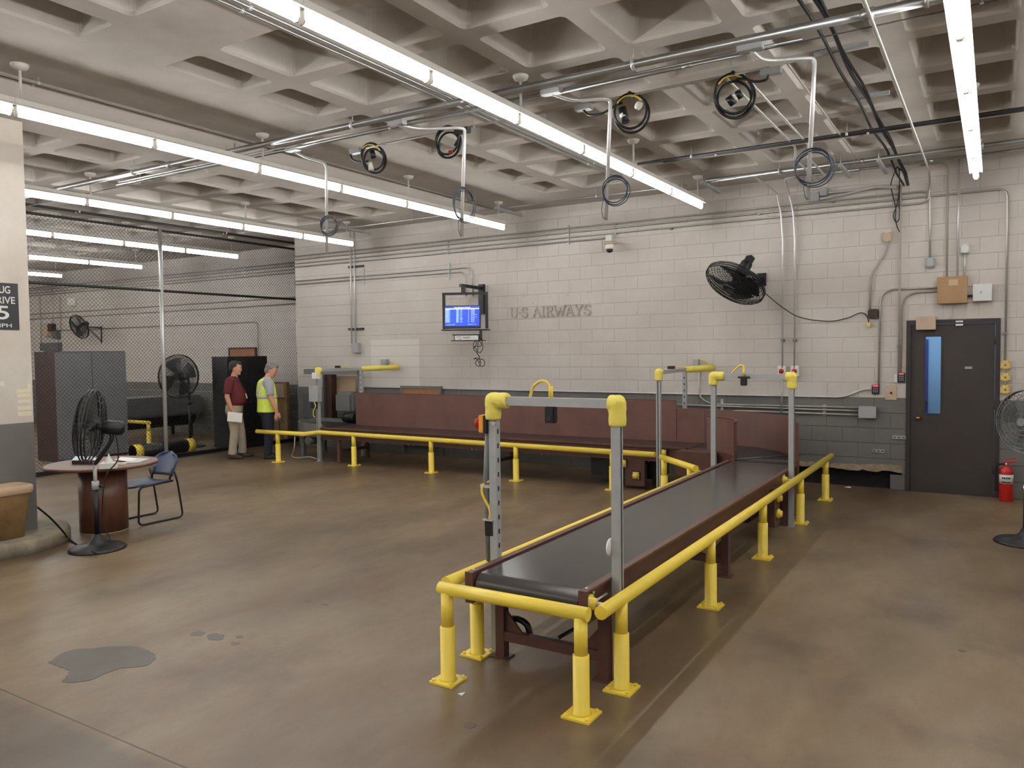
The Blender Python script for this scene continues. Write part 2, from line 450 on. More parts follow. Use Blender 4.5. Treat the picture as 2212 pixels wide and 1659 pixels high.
def lay(x_lo, x_hi, off, Y, skip=lambda a, b, z: False):
    out = []
    for r in range(21):
        z = r*CZ; xs = [x_lo]; p = off+(BL/2 if r % 2 else 0)
        while p <= x_lo+.03: p += BL
        while p < x_hi-.03: xs.append(p); p += BL
        xs.append(x_hi)
        for a, b in zip(xs, xs[1:]):
            segs = [(a, b)]
            for s0, s1, zt in ((DX0, DX1, DZ-.1),):
                if Y == YW and z < zt:
                    segs = [t for u in segs for t in ((u[0], min(u[1], s0)), (max(u[0], s1), u[1])) if t[1]-t[0] > .03]
            for u0, u1 in segs:
                if skip(u0, u1, z): continue
                out.append((u0, Y, z, u1-u0, min(CZ, ZC-z), 'wall_grey' if r < 6 else 'wall_cream'))
    return out
main = lay(XC, XR, -8.08-BL/2, YW, lambda a, b, z: a > -4.2 and ((z < .1 and b < -1.02) or (.1 < z < .3 and a < -1.04)))
def dist(bk): return (Vector((bk[0]+.2, bk[1], bk[2]))-CAM).length
main.sort(key=lambda bk: dist(bk)+(100 if bk[0] > .38 else 0))
for u, Y, z, L, H, mn in main[:300]:
    o = bpy.data.objects.new('block', block_mesh(L, H, mn)); COL.objects.link(o); o.parent = wall_back; o.location = (u, 0, z)
def joined(bks, parent, name, y0):
    for mn in ('wall_cream', 'wall_grey'):
        mm = MB()
        for u, Y, z, L, H, n_ in bks:
            if n_ != mn: continue
            me = block_mesh(L, H, n_); mm.add([Vector(v.co)+Vector((u, Y, z)) for v in me.vertices], [tuple(p.vertices) for p in me.polygons])
        o = mm.build(name, mn, parent); o['kind'] = 'stuff'
joined(main[300:], wall_back, 'block_courses', YW)
# broken bottom course beside the door
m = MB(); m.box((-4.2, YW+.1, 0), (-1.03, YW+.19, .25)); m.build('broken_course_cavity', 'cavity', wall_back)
WM = Matrix(((1,0,0,0),(0,0,1,YW),(0,1,0,0),(0,0,0,1)))
xs = [-4.2+.06*k for k in range(0, 54)]
lo_e = [(x, .24+random.uniform(-.02,.015)) for x in xs]; mid = [(x, .315+random.uniform(-.012,.012)+.012*math.sin(x*4)) for x in xs]
m = MB(); m.prism(lo_e+list(reversed(mid)), .002, .09, WM); m.build('broken_block_edge', 'bare_concrete', wall_back)
m = MB(); m.prism(mid+[(xs[-1]+.001,.206),(DX0-.002,.206),(DX0-.002,2*CZ-.003),(xs[0],2*CZ-.003)], 0, .03, WM); m.build('cut_block_course', 'wall_grey', wall_back)
# wall step and recessed wall behind the fence
m = MB(); m.box((XC, YW+.03, 0), (XC+.2, YR+.1, ZC)); wall_step = struct(m.build('wall_step', 'wall_cream', loc=(XC,YW,0)))
m = MB(); m.box((XC-.004, YW+.02, 0), (XC+.01, YR, 6*CZ)); m.build('grey_dado', 'wall_grey', wall_step)
m = MB(); m.box((XL, YR+.0045, 0), (XC+.2, YR+.2, ZC)); wall_rec = struct(m.build('wall_recess', 'mortar', loc=(XC,YR,0)))
joined(lay(XL, XC, -19.9, YR), wall_rec, 'block_courses', YR)
m = MB(); m.box((XL-.2, YB, 0), (XL, YR+.3, ZC+.3)); struct(m.build('wall_bounce_left', 'wall_cream'))  # unseen left, right and front walls, added to bounce light into the room
m = MB(); m.box((XR, YB, 0), (XR+.2, YR+.3, ZC+.3)); struct(m.build('wall_bounce_right', 'wall_cream'))
m = MB(); m.box((XL, YB-.2, 0), (XR, YB, ZC+.3)); struct(m.build('wall_bounce_front', 'wall_cream'))

# --- door
dr = struct(MB().box((DX0+.05, YW+.055, .008), (DX1-.05, YW+.06, .02)).build('door_1', 'door_paint', loc=(-.47, YW, 0)))
def P(name, mname, parent, *boxes, bev=0):
    m = MB()
    for lo, hi in boxes: m.box(lo, hi, bev=bev)
    return m.build(name, mname, parent)
fy0, fy1 = YW-.02, YW+.1
P('door_frame', 'door_frame_paint', dr, ((DX0,fy0,0),(DX0+.05,fy1,DZ)), ((DX1-.05,fy0,0),(DX1,fy1,DZ)), ((DX0+.05,fy0,DZ-.05),(DX1-.05,fy1,DZ)))
lx0, lx1, lz1 = DX0+.054, DX1-.054, DZ-.054
gx0, gx1, gz0, gz1 = -.767, -.592, 1.025, 2.012
P('door_leaf', 'door_paint', dr, ((lx0,YW+.01,.008),(gx0-.02,YW+.055,lz1)), ((gx1+.02,YW+.01,.008),(lx1,YW+.055,lz1)), ((gx0-.02,YW+.01,.008),(gx1+.02,YW+.055,gz0-.02)), ((gx0-.02,YW+.01,gz1+.02),(gx1+.02,YW+.055,lz1)))
P('glazing_bead', 'door_frame_paint', dr, ((gx0-.02,YW+.002,gz0-.02),(gx0,YW+.06,gz1+.02)), ((gx1,YW+.002,gz0-.02),(gx1+.02,YW+.06,gz1+.02)), ((gx0,YW+.002,gz0-.02),(gx1,YW+.06,gz0)), ((gx0,YW+.002,gz1),(gx1,YW+.06,gz1+.02)))
P('window_pane', 'glass', dr, ((gx0,YW+.03,gz0),(gx1,YW+.036,gz1)))
m = MB(); m.lathe([(.026,0),(.026,.006),(.012,.01),(.012,.035),(.024,.042),(.029,.055),(.024,.068),(.002,.072)], (-.84,YW+.01,.962), (0,-1,0), 20); m.build('door_knob', 'brass', dr)
for hz in (.3, 1.1, 1.9): m = MB(); m.cyl((lx1+.002,YW+.0045,hz),(lx1+.002,YW+.0045,hz+.1),.008,n=10); m.build('hinge', 'door_frame_paint', dr)
for pz in (2.2, 2.158): P('alarm_contact', 'white_plastic', dr, ((-.43,YW-.03,pz-.012),(-.35,YW-.005 if pz > 2.17 else YW+.01,pz+.008)))
P('door_plate', 'box_grey', dr, ((-.325,YW+.0045,1.60),(-.245,YW+.011,1.63)))
P('threshold', 'dark_steel', dr, ((DX0+.05,YW,0),(DX1-.05,YW+.1,.008)))
# room seen through the door glass
yb = YW+2.6
m = MB(); m.box((-3.5, yb, 0), (2, yb+.1, 2.6)); wc = struct(m.build('wall_corridor', 'blue_wall'))
m = MB(); m.box((-3.6, YW+.2, 0), (-3.5, yb, 2.6)); struct(m.build('wall_corridor_left', 'blue_wall'))
m = MB(); m.box((2, YW+.2, 0), (2.1, yb, 2.6)); struct(m.build('wall_corridor_right', 'blue_wall'))
m = MB(); m.box((-3.5, YW+.2, 2.6), (2, yb, 2.7)); struct(m.build('ceiling_corridor', 'white_metal'))
cdoor = struct(MB().box((-1.76, yb-.06, 0), (-.9, yb-.005, 2.0)).build('door_2', 'blue_door'))
m = MB(); m.cyl((-.93,yb-.06,1.02),(-.93,yb-.11,1.02),.012); m.tube([(-.93,yb-.11,1.02),(-1.03,yb-.115,1.02)],.011); m.lathe([(.03,0),(.03,.012)],(-.93,yb-.06,1.02),(0,-1,0),16); m.build('lever_handle', 'chrome', cdoor)
lt = thing('corridor_lamp', 'ceiling lamp in the room behind the door glass', 'lamp', (-.8, YW+1.6, 2.55))
mat('corridor_light', '#cfe6ff', .5, emit=16.0)
m = MB(); m.box((-1.4,YW+1.45,2.53),(-.2,YW+1.75,2.56)); m.build('diffuser', 'corridor_light', lt)
m = MB(); m.box((-1.42,YW+1.43,2.56),(-.18,YW+1.77,2.6)); m.build('housing', 'white_metal', lt)

# --- column on its round plinth
cx0, cx1, cy0, cy1, ph = -8.98, -8.32, 3.56, 4.22, .14
m = MB(); m.box((cx0,cy0,1.235),(cx1,cy1,ZC)); colm = struct(m.build('column', 'column_cream', loc=((cx0+cx1)/2,(cy0+cy1)/2,0)))
m = MB(); m.box((cx0,cy0,ph),(cx1,cy1,1.235)); m.build('grey_dado', 'wall_grey', colm)
m = MB(); m.lathe([(.735,0),(.735,.1),(.72,.135),(.70,ph),(.001,ph)], (-8.6,3.87,0), n=48); m.build('plinth', 'concrete_plinth', colm)
# worn patches and tape marks on the column
mat('tape_cream', '#d6cbb0', .6)
for (px0,py0,px1,py1) in [(35,841,67,847),(36,851,67,857),(37,864,67,869),(37,878,68,884),(38,890,68,897),(0,824,9,834),(59,828,66,839)]:
    a = onx(px0,py0,cx1); b2 = onx(px1,py1,cx1); m = MB(); m.box((cx1-.001,a.y,b2.z),(cx1+.0015,min(b2.y,cy1-.01),a.z)); m.build('tape_mark', 'tape_cream', colm)
# ================================================================ fluorescent rows
def fixture():
    t = thing('fluorescent_light', 'x', 'light', (0,0,3.90))
    MX = Matrix(((1,0,0,0),(0,0,1,0),(0,1,0,3.9),(0,0,0,1)))
    m = MB(); m.prism([(-.066,-.004),(-.064,.004),(-.034,.022),(-.034,.062),(.034,.062),(.034,.022),(.064,.004),(.066,-.004),(.03,.006),(-.03,.006)], -.612, .612, MX); m.build('reflector_housing', 'white_metal', t)
    prof = [(.029*math.cos(a), -.045+.032*math.sin(a)) for a in [2*PI*k/16 for k in range(16)]]
    m = MB(); m.prism(prof, -.585, .585, MX, smooth=True); m.build('lamp_lens', 'light_lens', t)
    for s in (-1, 1):
        m = MB(); m.prism([(-.026,.005),(-.026,-.06),(-.015,-.08),(.015,-.08),(.026,-.06),(.026,.005)], s*.5855, s*.598, MX); m.build('lamp_holder', 'white_metal', t)
    return t
def hanger(t, dy, protos=[]):
    if not protos:
        m = MB(); m.cyl((0,0,3.96),(0,0,ZC-.03),.011,n=10); a = m.build('hanger_stem', 'white_metal', t, loc=(0,0,3.9))
        m = MB(); m.lathe([(.012,-.05),(.055,-.035),(.068,-.012),(.068,0)], (0,0,ZC), n=20); b = m.build('ceiling_canopy', 'white_metal', t, loc=(0,0,3.9))
        protos += [a, b]; objs = protos
    else:
        objs = []
        for p in protos:
            c = p.copy(); COL.objects.link(c); c.parent = t; objs.append(c)
    for o in objs: o.location = (0, dy, 0)
ORD = ['first','second','third','fourth','fifth','sixth','seventh','eighth','ninth','tenth','eleventh','twelfth','thirteenth','fourteenth','fifteenth']
ROWS = [(-3.48,'row above the near belt conveyor'),(-6.70,'row ending above the wall television'),(-.215,'row ending above the steel door'),(-9.935,'row just in front of the fence'),
        (-13.05,'first row behind the fence'),(-16.25,'second row behind the fence'),(-19.5,'farthest row behind the fence'),(-22.7,'row by the far side wall'),(2.95,'row by the near side wall')]
base_fx = fixture()
copies = [base_fx]+[copy_tree(base_fx) for _ in range(14*len(ROWS))]
for X, lab in ROWS:
    for i in range(14):
        t = copies.pop(0); t.location = (X, 10.69-1.2265*(i+.5), 3.90)
        t['label'] = ORD[i]+' fluorescent light from the back wall in the '+lab; t['group'] = 'fluorescent strip lights'
        if i == 0: hanger(t, .46)
        elif i % 2: hanger(t, -.55)
for t in copies:
    for c in list(t.children): bpy.data.objects.remove(c)
    bpy.data.objects.remove(t)
# ================================================================ conduit, boxes and fittings on the back wall
def WP(p, off=.022, Y=YW): return p if isinstance(p, Vector) else ony(p[0], p[1], Y-off)
def pipe(label, pts, r=.0125, off=.022, mname='conduit_steel', fr=.11, name='conduit', cat='conduit', group=None, straps=(), n=8, Y=YW):
    P3 = [WP(p, off, Y) for p in pts]
    t = thing(name, label, cat, P3[0], group)
    m = MB(); m.tube(fillet(P3, fr), r, n); m.build('pipe', mname, t)
    for s in straps:
        c = WP(s, off, Y); m = MB(); m.box((c.x-.02, Y-off-r-.004, c.z-r-.004), (c.x+.02, Y-.001, c.z+r+.004)); m.build('strap', 'steel_dull', t)
    return t
def zz(x, y): return ony(x, y).z
def V3(x, y, z): return Vector((x, y, z))
H = [zz(1240,492), zz(1240,501.6), zz(1240,512), zz(1240,521)]
xe = lambda x, y: ony(x, y).x
yo = YW-.03
pipe('topmost conduit of the long wall bundle, dropping to a small round-cornered box', [V3(XC+.02,yo,H[0]), V3(xe(2009,440),yo,H[0]), (2009,470), (2009,560)], straps=[(1800,435),(1330,483)])
pipe('long wall conduit that drops beside the steel door to three yellow boxes', [V3(XC+.02,yo,H[1]), V3(xe(2176,440),yo,H[1]), (2176,470), (2171,780)], straps=[(1640,462),(1330,492),(2170,720)])
pipe('lowest long wall conduit, bending up to the ceiling pipe by the door', [V3(XC+.02,yo,H[2]), V3(xe(2007,450),yo,H[2]), V3(xe(2009,410),yo,zz(2009,400)), V3(-.72,YW-.35,4.05), V3(-.72,2.0,4.05)], straps=[(1450,494),(1330,504)], fr=.18)
pipe('short wall conduit running to the dome camera', [V3(XC+.02,yo,H[3]), V3(xe(1308,515),yo,H[3])])
pipe('upper of two wall conduits turning down behind the television', [V3(XC+.02,yo,zz(648,607)), V3(xe(1021,590),yo,zz(648,607)), (1022,640)], fr=.14)
pipe('lower of two wall conduits turning down behind the television', [V3(XC+.02,yo,zz(648,614)), V3(xe(1006,590),yo,zz(648,614)), (1007,640)], fr=.14)
for nm, x, y0, y1 in [('upright strut holding the long wall conduits near the television', 966, 518, 550), ('upright strut holding the long wall conduits near the dome camera', 1227, 486, 528), ('upright strut holding the two conduits above the television', 969, 568, 604), ('upright strut on the two conduits beside the double drop conduit', 785, 580, 616),
                       ('strut on the low conduits behind the far gantry', 1560, 862, 886), ('strut on the low conduits near their grey box', 1781, 874, 898)]:
    a, b_ = ony(x, y0, YW-.01), ony(x, y1, YW-.01); m = MB(); m.box((a.x-.02, YW-.018, b_.z), (a.x+.02, YW-.0005, a.z)); t = m.build('strut_channel', 'strut_grey'); tag(t, nm, 'strut', 'struts on the back wall')
# double vertical drop left of the television
t = thing('double_conduit_drop', 'pair of bright conduits dropping side by side to a small outlet box', 'conduit', ony(764,750,YW-.06))
for x in (760, 768): m = MB(); m.tube([ony(x-4,490,YW-.06), ony(x,745,YW-.06)], .014, 8); m.build('pipe', 'galvanised', t)
for y in (577, 711):
    a = ony(752,y,YW-.04); b_ = ony(784,y,YW-.04); m = MB(); m.box((a.x,YW-.045,a.z-.018),(b_.x,YW-.001,a.z+.018)); m.build('strut', 'dark_steel', t)
m = MB(); a = ony(761,741,YW-.06); b_ = ony(776,762,YW-.06); m.box((a.x,YW-.1,b_.z),(b_.x,YW-.001,a.z),bev=.008); m.build('outlet_box', 'box_grey', t)
# along the paint line
zp = zz(1600,852.5)
pipe('thin conduit along the top of the grey paint, rising to the keypad', [V3(xe(783,836),YW-.018,zz(785,836)), V3(xe(1822,858),YW-.018,zz(1822,858)), (1864,841), (1884,841)], r=.012, off=.018, mname='galvanised', fr=.1)
pipe('low conduit coming down from the grey box on the yellow bracket', [(1511,800), (1510,858), (1535,873), (1858,880.5)], off=.03, fr=.1)
pipe('middle one of the low conduits entering the grey box', [(1462,874), (1858,888)], off=.03)
pipe('bottom one of the low conduits entering the grey box', [(1572,892), (1588,887), (1858,896.5)], off=.03, fr=.06)
# two drops with red buttons
pipe('left of two conduits dropping from the ceiling to the red stop buttons', [V3(-2.62,10.36,4.15), V3(-2.72,10.4,4.15), V3(ony(1680,415).x,YW-.06,zz(1680,418)), (1687,460), (1691,520), (1690,795)], off=.06, fr=.06, r=.014, mname='galvanised', straps=[(1690,735)])
pipe('right of two conduits dropping from the ceiling to the red stop buttons', [V3(-2.28,10.9,4.15), V3(-2.42,10.92,4.15), V3(ony(1707,420).x,YW-.06,zz(1707,420)), (1714,460), (1717,520), (1716,795)], off=.06, fr=.06, r=.014, mname='galvanised', straps=[(1716,735)])
pipe('short conduit continuing below the red stop button box', [(1690,812), (1688,892)], off=.06)
# around the door
pipe('conduit stepping sideways from a small box down to a dark outlet', [(1917,520), (1914,545), (1882,594), (1879,670)], mname='conduit_painted', fr=.08)
pipe('tall conduit from the ceiling to the keypad beside the door frame', [(1946,398), (1941,806)], off=.055, mname='conduit_painted', straps=[(1942,748)])
pipe('conduit leaving the tan panel and bending down to the lower keypad', [(2028,622), (1902,624.5), (1898,832)], fr=.2)
pipe('conduit leaving the tan panel and bending down beside the door frame', [(2028,629), (1950,632), (1946,806)], fr=.2, mname='conduit_painted')
pipe('painted conduit bending from the wall bundle into the tan panel top', [V3(ony(1990,362).x,YW-.06,zz(2040,353)), V3(xe(2049,353),YW-.06,zz(2040,353)), (2045,601)], off=.06, mname='conduit_painted', fr=.12)
pipe('straight bright conduit from the ceiling into the tan panel top', [(2073,330), (2068,601)], off=.06, mname='galvanised')
pipe('short conduit between the little white box and the tan panel', [(2085,545), (2083,601)], mname='galvanised')
pipe('stub conduit joining the tan panel to the white box', [(2088,639), (2103,639)], r=.014, mname='dark_steel')
pipe('thin grey wire from the tan panel down to the door frame', [(2058,654), (2057,684), (2050,690)], r=.004, mname='strut_grey', fr=.03, cat='wire', name='wire')
def wbox(name, label, cat, px, mname, d=.06, bev=.006, loc=None):
    x0, y0, x1, y1 = px; a, b_ = ony(x0,y0), ony(x1,y1)
    t = thing(name, label, cat, ((a.x+b_.x)/2, YW, b_.z)); m = MB(); m.box((a.x,YW-d,b_.z),(b_.x,YW-.0005,a.z),bev=bev); m.build('case', mname, t)
    return t, a, b_
def screws(t, a, b_, d, mname='steel_dull', r=.006, ins=.015):
    for x in (a.x+ins, b_.x-ins):
        for z in (a.z-ins, b_.z+ins):
            m = MB(); m.cyl((x,YW-d-.003,z),(x,YW-d+.001,z),r,n=8); m.build('screw', mname, t)
t, a, b_ = wbox('junction_box', 'small grey cover box high on the wall between conduits', 'box', (1907,503,1926,522), 'box_beige', .04); screws(t,a,b_,.04)
t, a, b_ = wbox('junction_box', 'grey round-cornered box under the topmost wall conduit', 'box', (1999,558,2019,578), 'box_grey', .06, .015); screws(t,a,b_,.06)
t, a, b_ = wbox('junction_box', 'little white box above the tan panel', 'box', (2076,529,2094,547), 'box_white', .06); screws(t,a,b_,.06)
t, a, b_ = wbox('breaker_cabinet', 'tan metal electrical cabinet with a pale label above the door', 'panel', (2026,600,2090,655), 'box_tan', .11, .005)
m = MB(); p, q = ony(2049,604,YW-.11), ony(2069,616,YW-.11); m.box((p.x,YW-.1125,q.z),(q.x,YW-.1095,p.z)); m.build('paper_label', 'bin_liner', t)
m = MB(); p = ony(2081,627,YW-.11); m.cyl((p.x,YW-.118,p.z),(p.x,YW-.109,p.z),.012,n=12); m.build('lock', 'chrome', t)
t, a, b_ = wbox('electrical_box', 'square white metal box beside the tan panel', 'box', (2102,615,2143,650), 'box_white', .09, .005)
m = MB(); p = ony(2119,631,YW-.09); m.box((p.x-.01,YW-.097,p.z-.015),(p.x+.01,YW-.089,p.z+.012)); m.build('latch', 'strut_grey', t)
t, a, b_ = wbox('door_closer_box', 'plain beige cover box fixed over the top of the door', 'box', (1980,684,2022,712), 'box_beige', .09, .004)
t, a, b_ = wbox('outlet_box', 'dirty brown outlet box on the wall left of the door', 'box', (1876,668,1898,688), 'dark_red_panel', .05, .012); screws(t,a,b_,.05)
m = MB(); p = ony(1886,678,YW-.05); m.lathe([(.02,0),(.02,.006)],(p.x,YW-.049,p.z),(0,-1,0),14); m.build('socket_face', 'dark_steel', t)
for i, (y0, y1, w_) in enumerate([(779,798,'top'),(806,824,'middle'),(832,851,'bottom')]):
    t, a, b_ = wbox('control_box', w_+' one of three yellowish boxes in a column right of the door', 'box', (2161,y0,2182,y1), 'box_yellow', .06, .014); screws(t,a,b_,.06)
    m = MB(); m.cyl(((a.x+b_.x)/2,YW-.066,(a.z+b_.z)/2),((a.x+b_.x)/2,YW-.059,(a.z+b_.z)/2),.012,n=12); m.build('key_switch', 'steel_dull', t)
    if i < 2: m = MB(); m.cyl(((a.x+b_.x)/2,YW-.03,b_.z+.002),((a.x+b_.x)/2,YW-.03,b_.z-.05),.01,n=8); m.build('nipple', 'strut_grey', t)
for lab, px in [('black keypad with a red light strip at the end of the thin conduit', (1884,831,1900,851)), ('black keypad with a red light strip right against the door frame', (1940,805,1955,826))]:
    t, a, b_ = wbox('keypad', lab, 'keypad', px, 'black_plastic', .04, .005)
    m = MB(); m.box((a.x+.012,YW-.043,a.z-.022),(b_.x-.012,YW-.039,a.z-.008)); m.build('light_bar', 'sensor_red', t)
    for r in range(3):
        for c in range(3):
            x = a.x+(b_.x-a.x)*(.25+.25*c); z = a.z-.045-(a.z-b_.z-.06)*(r/2.6); m = MB(); m.box((x-.007,YW-.044,z-.006),(x+.007,YW-.039,z+.006)); m.build('key', 'box_grey', t)
p = ony(1936,816); m = MB(); m.box((p.x-.02,YW-.03,p.z-.06),(p.x+.015,YW-.0005,p.z+.05)); tag(m.build('blank_plate','box_white'), 'narrow white blank plate beside the keypad at the door frame', 'plate')
t, a, b_ = wbox('cover_plate', 'worn beige plate with a round hole left of the door', 'plate', (1912,833,1937,864), 'box_beige', .012, .003)
m = MB(); p = ony(1925,849,YW-.012); m.lathe([(.016,0),(.016,.0015)],(p.x,YW-.0118,p.z),(0,-1,0),16); m.build('cable_hole', 'black_plastic', t)
t, a, b_ = wbox('pull_box', 'flat grey box where the low conduits end', 'box', (1857,877,1893,902), 'box_grey', .08, .004)
m = MB(); m.box((a.x-.004,YW-.083,b_.z-.004),(b_.x+.004,YW-.079,a.z+.004)); m.build('lid', 'box_grey', t); screws(t,a,b_,.083)
for lab, x0 in [('left red stop button in a white box on the wall', 1682), ('right red stop button in a white box on the wall', 1710)]:
    t, a, b_ = wbox('stop_button', lab, 'button', (x0,790,x0+17,813), 'white_plastic', .07, .006)
    m = MB(); m.lathe([(.03,0),(.034,.005),(.034,.018),(.028,.026),(.001,.028)],((a.x+b_.x)/2,YW-.07,(a.z+b_.z)/2),(0,-1,0),20); m.build('red_button', 'red_plastic', t)
for lab, px in [('short slotted strut piece fixed to the grey wall against the door frame', (1928,941,1957,948)), ('short slotted strut piece low on the grey wall left of the door', (1885,971,1911,977))]:
    x0,y0,x1,y1 = px; a, b_ = ony(x0,y0), ony(x1,y1); zc_ = (a.z+b_.z)/2
    t = thing('slotted_strut', lab, 'strut', ((a.x+b_.x)/2, YW, zc_-.02)); m = MB(); m.box((a.x,YW-.02,zc_-.02),(b_.x,YW-.0005,zc_+.02)); m.build('rail', 'strut_grey', t)
    for k in range(3): x = a.x+(b_.x-a.x)*(k+.5)/3; m = MB(); m.box((x-.016,YW-.0215,zc_-.006),(x+.016,YW-.0195,zc_+.006)); m.build('slot', 'black_plastic', t)
# junction boxes with flexible conduit at the bundle
t, a, b_ = wbox('junction_box', 'grey box at the end of the wall bundle under the flexible conduit', 'box', (1749,419,1772,436), 'box_grey', .1); screws(t,a,b_,.1)
t, a, b_ = wbox('junction_box', 'upper grey box on the wall bundle beside the flexible conduit', 'box', (1773,408,1790,424), 'box_grey', .1); screws(t,a,b_,.1)
for lab, pts in [('upper flexible steel conduit looping to the wall bundle', [(1790,416),(1850,410),(1900,402),(1936,404)]), ('lower flexible steel conduit looping to the wall bundle', [(1771,430),(1830,418),(1890,405),(1936,406)])]:
    P3 = spline([ony(x,y,YW-.1) for x,y in pts], 10); m = MB(); m.tube(P3, [.016 if k%2 else .013 for k in range(len(P3))], 8); tag(m.build('flexible_conduit', 'galvanised'), lab, 'conduit')
# dome camera
c = ony(1318,530,YW-.16); t = thing('dome_camera', 'white dome security camera on a wall bracket under the conduits', 'camera', (c.x,YW-.16,c.z-.12))
a = ony(1312,509); b_ = ony(1325,522); m = MB(); m.box((a.x,YW-.07,b_.z),(b_.x,YW-.001,a.z)); m.build('mounting_box', 'box_white', t)
zc_ = ony(1318,524).z
m = MB(); m.box((c.x-.035,YW-.2,zc_-.035),(c.x+.035,YW-.001,zc_+.0),bev=.006); m.build('bracket', 'box_beige', t)
m = MB(); m.lathe([(.085,0),(.085,-.03),(.07,-.045)], (c.x,YW-.18,zc_-.01), n=24); m.build('collar', 'box_beige', t)
m = MB(); m.lathe([(.068,-.04),(.068,-.105),(.055,-.12)], (c.x,YW-.18,zc_-.01), n=24); m.build('housing', 'white_plastic', t)
m = MB(); m.lathe([(.054,-.12),(.05,-.15),(.03,-.168),(.001,-.174)], (c.x,YW-.18,zc_-.01), n=24); m.build('smoked_dome', 'black_plastic', t)
# small anchor holes left in the wall
# raised lettering  U S AIRWAYS
t = thing('wall_sign', 'raised serif capital letters in a darkened wall colour beside the television', 'sign', ony(1190,690))
z0 = ony(1190,683,YW).z
xL, xR2 = ony(1103,680).x, ony(1279,665).x; txt = 'U\u00b7S AIRWAYS'
SER = {  # serif capitals as stroke outlines on a 1 x 1 cell: lists of polylines (x, y, width)
 'U': [[(.12,1),(.12,.3),(.25,.05),(.5,0),(.72,.06),(.85,.3),(.85,1)]],
 'S': [[(.82,.8),(.66,.96),(.4,1),(.18,.88),(.14,.7),(.3,.56),(.65,.44),(.85,.28),(.8,.1),(.58,0),(.3,.02),(.1,.2)]],
 'A': [[(.05,0),(.48,1),(.95,0)],[(.24,.36),(.74,.36)]],
 'I': [[(.5,0),(.5,1)]],
 'R': [[(.2,0),(.2,1)],[(.2,1),(.6,1),(.8,.88),(.8,.66),(.6,.52),(.2,.52)],[(.5,.52),(.92,0)]],
 'W': [[(.02,1),(.28,0),(.5,.85),(.72,0),(.98,1)]],
 'Y': [[(.08,1),(.5,.45),(.92,1)],[(.5,.45),(.5,0)]]}
SRF = {'U':[(.12,1),(.85,1)],'A':[(.05,0),(.95,0)],'I':[(.5,0),(.5,1)],'R':[(.2,0),(.2,1),(.92,0)],'W':[(.02,1),(.5,.85),(.98,1)],'Y':[(.08,1),(.92,1),(.5,0)],'S':[]}
HT = .16; adv = {'I':.55,'W':1.35,' ':.45,'\u00b7':.3}
tot = sum(adv.get(ch,1.0) for ch in txt); sc_ = (xR2-xL)/tot; x = xL
for ch in txt:
    wd = adv.get(ch,1.0)*sc_
    if ch == '\u00b7': m = MB(); m.box((x+wd*.3,YW-.02,z0+.06),(x+wd*.8,YW-.001,z0+.085)); m.build('letter_dot','letter_shaded',t)
    elif ch != ' ':
        m = MB(); g = .06*wd
        for pl in SER[ch]:
            P3 = [V3(x+g+u*(wd-2*g), YW-.011, z0+v*HT) for u,v in pl]
            for p, q in zip(P3, P3[1:]):
                d = (q-p).normalized()*.009; m.bar(p-d, q+d, .024, .02, up=(0,0.999,0.001))
        for u,v in SRF[ch]: m.box((x+g+u*(wd-2*g)-.03,YW-.02,z0+v*HT-.006),(x+g+u*(wd-2*g)+.03,YW-.001,z0+v*HT+.006))
        m.build('letter','letter_shaded',t)
    x += wd
for px in [(1089,642),(1131,640),(1151,654),(1189,640),(1227,638),(1270,632),(1274,654),(1277,632)]:
    p = ony(*px); m = MB(); m.lathe([(.006,0),(.006,.002)],(p.x,YW-.0015,p.z),(0,-1,0),8); m.build('anchor_hole','black_plastic',wall_back)
# ================================================================ overhead pipes, cables, drops
def long_pipe(label, a, b_, r, mname='pipe_steel', couplings=(), hangers=(), name='pipe_run', cat='pipe', n=12):
    a, b_ = Vector(a), Vector(b_); t = thing(name, label, cat, a)
    m = MB(); m.tube([a, b_], r, n); m.build('pipe', mname, t)
    for f in couplings:
        p = a.lerp(b_, f); d = (b_-a).normalized()*.04; m = MB(); m.cyl(p-d, p+d, r*1.22, n=n); m.build('coupling', mname, t)
    for f in hangers:
        p = a.lerp(b_, f); m = MB(); m.cyl((p.x,p.y,p.z+r),(p.x,p.y,ZC),.005,n=6); m.build('hanger_rod', 'strut_grey', t)
        m = MB(); d = (b_-a).normalized()*.012; m.cyl(p-d, p+d, r*1.35, n=n); m.build('pipe_clamp', 'galvanised', t)
    return t
fx_ = lambda x: (x+16)/(18.0)
long_pipe('thick bright pipe crossing the room under the ceiling', (-16,5.785,4.11), (2,5.785,4.11), .032, couplings=[fx_(-.75),fx_(-8.2),fx_(-4)], hangers=[fx_(-2.42),fx_(-5.35),fx_(-8.9),fx_(-.4),fx_(-12)])
long_pipe('thin conduit slung beside the thick ceiling pipe', (-9.5,5.93,4.06), (-2.0,5.93,4.06), .011, hangers=[.3,.6], n=8, cat='conduit')
long_pipe('second thin conduit slung beside the thick ceiling pipe', (-9.5,5.96,4.10), (-1.2,5.96,4.10), .011, hangers=[.25,.7], n=8, cat='conduit')
long_pipe('orange-marked thin conduit under the thick ceiling pipe', (-3.3,5.89,4.05), (-1.6,5.89,4.05), .011, n=8, cat='conduit', couplings=[.75])
long_pipe('thin steel wire stretched across the room below the ceiling', (-12,6.1,4.077), (2,5.9,4.077), .005, 'dark_steel', n=6, cat='wire', name='stretched_wire', hangers=[.2,.85])
long_pipe('thin conduit carrying the coiled black cables', (-5.98,6.55,4.13), (-1.56,6.5,4.13), .011, 'conduit_steel', hangers=[.35,.62,.93], n=8, cat='conduit')
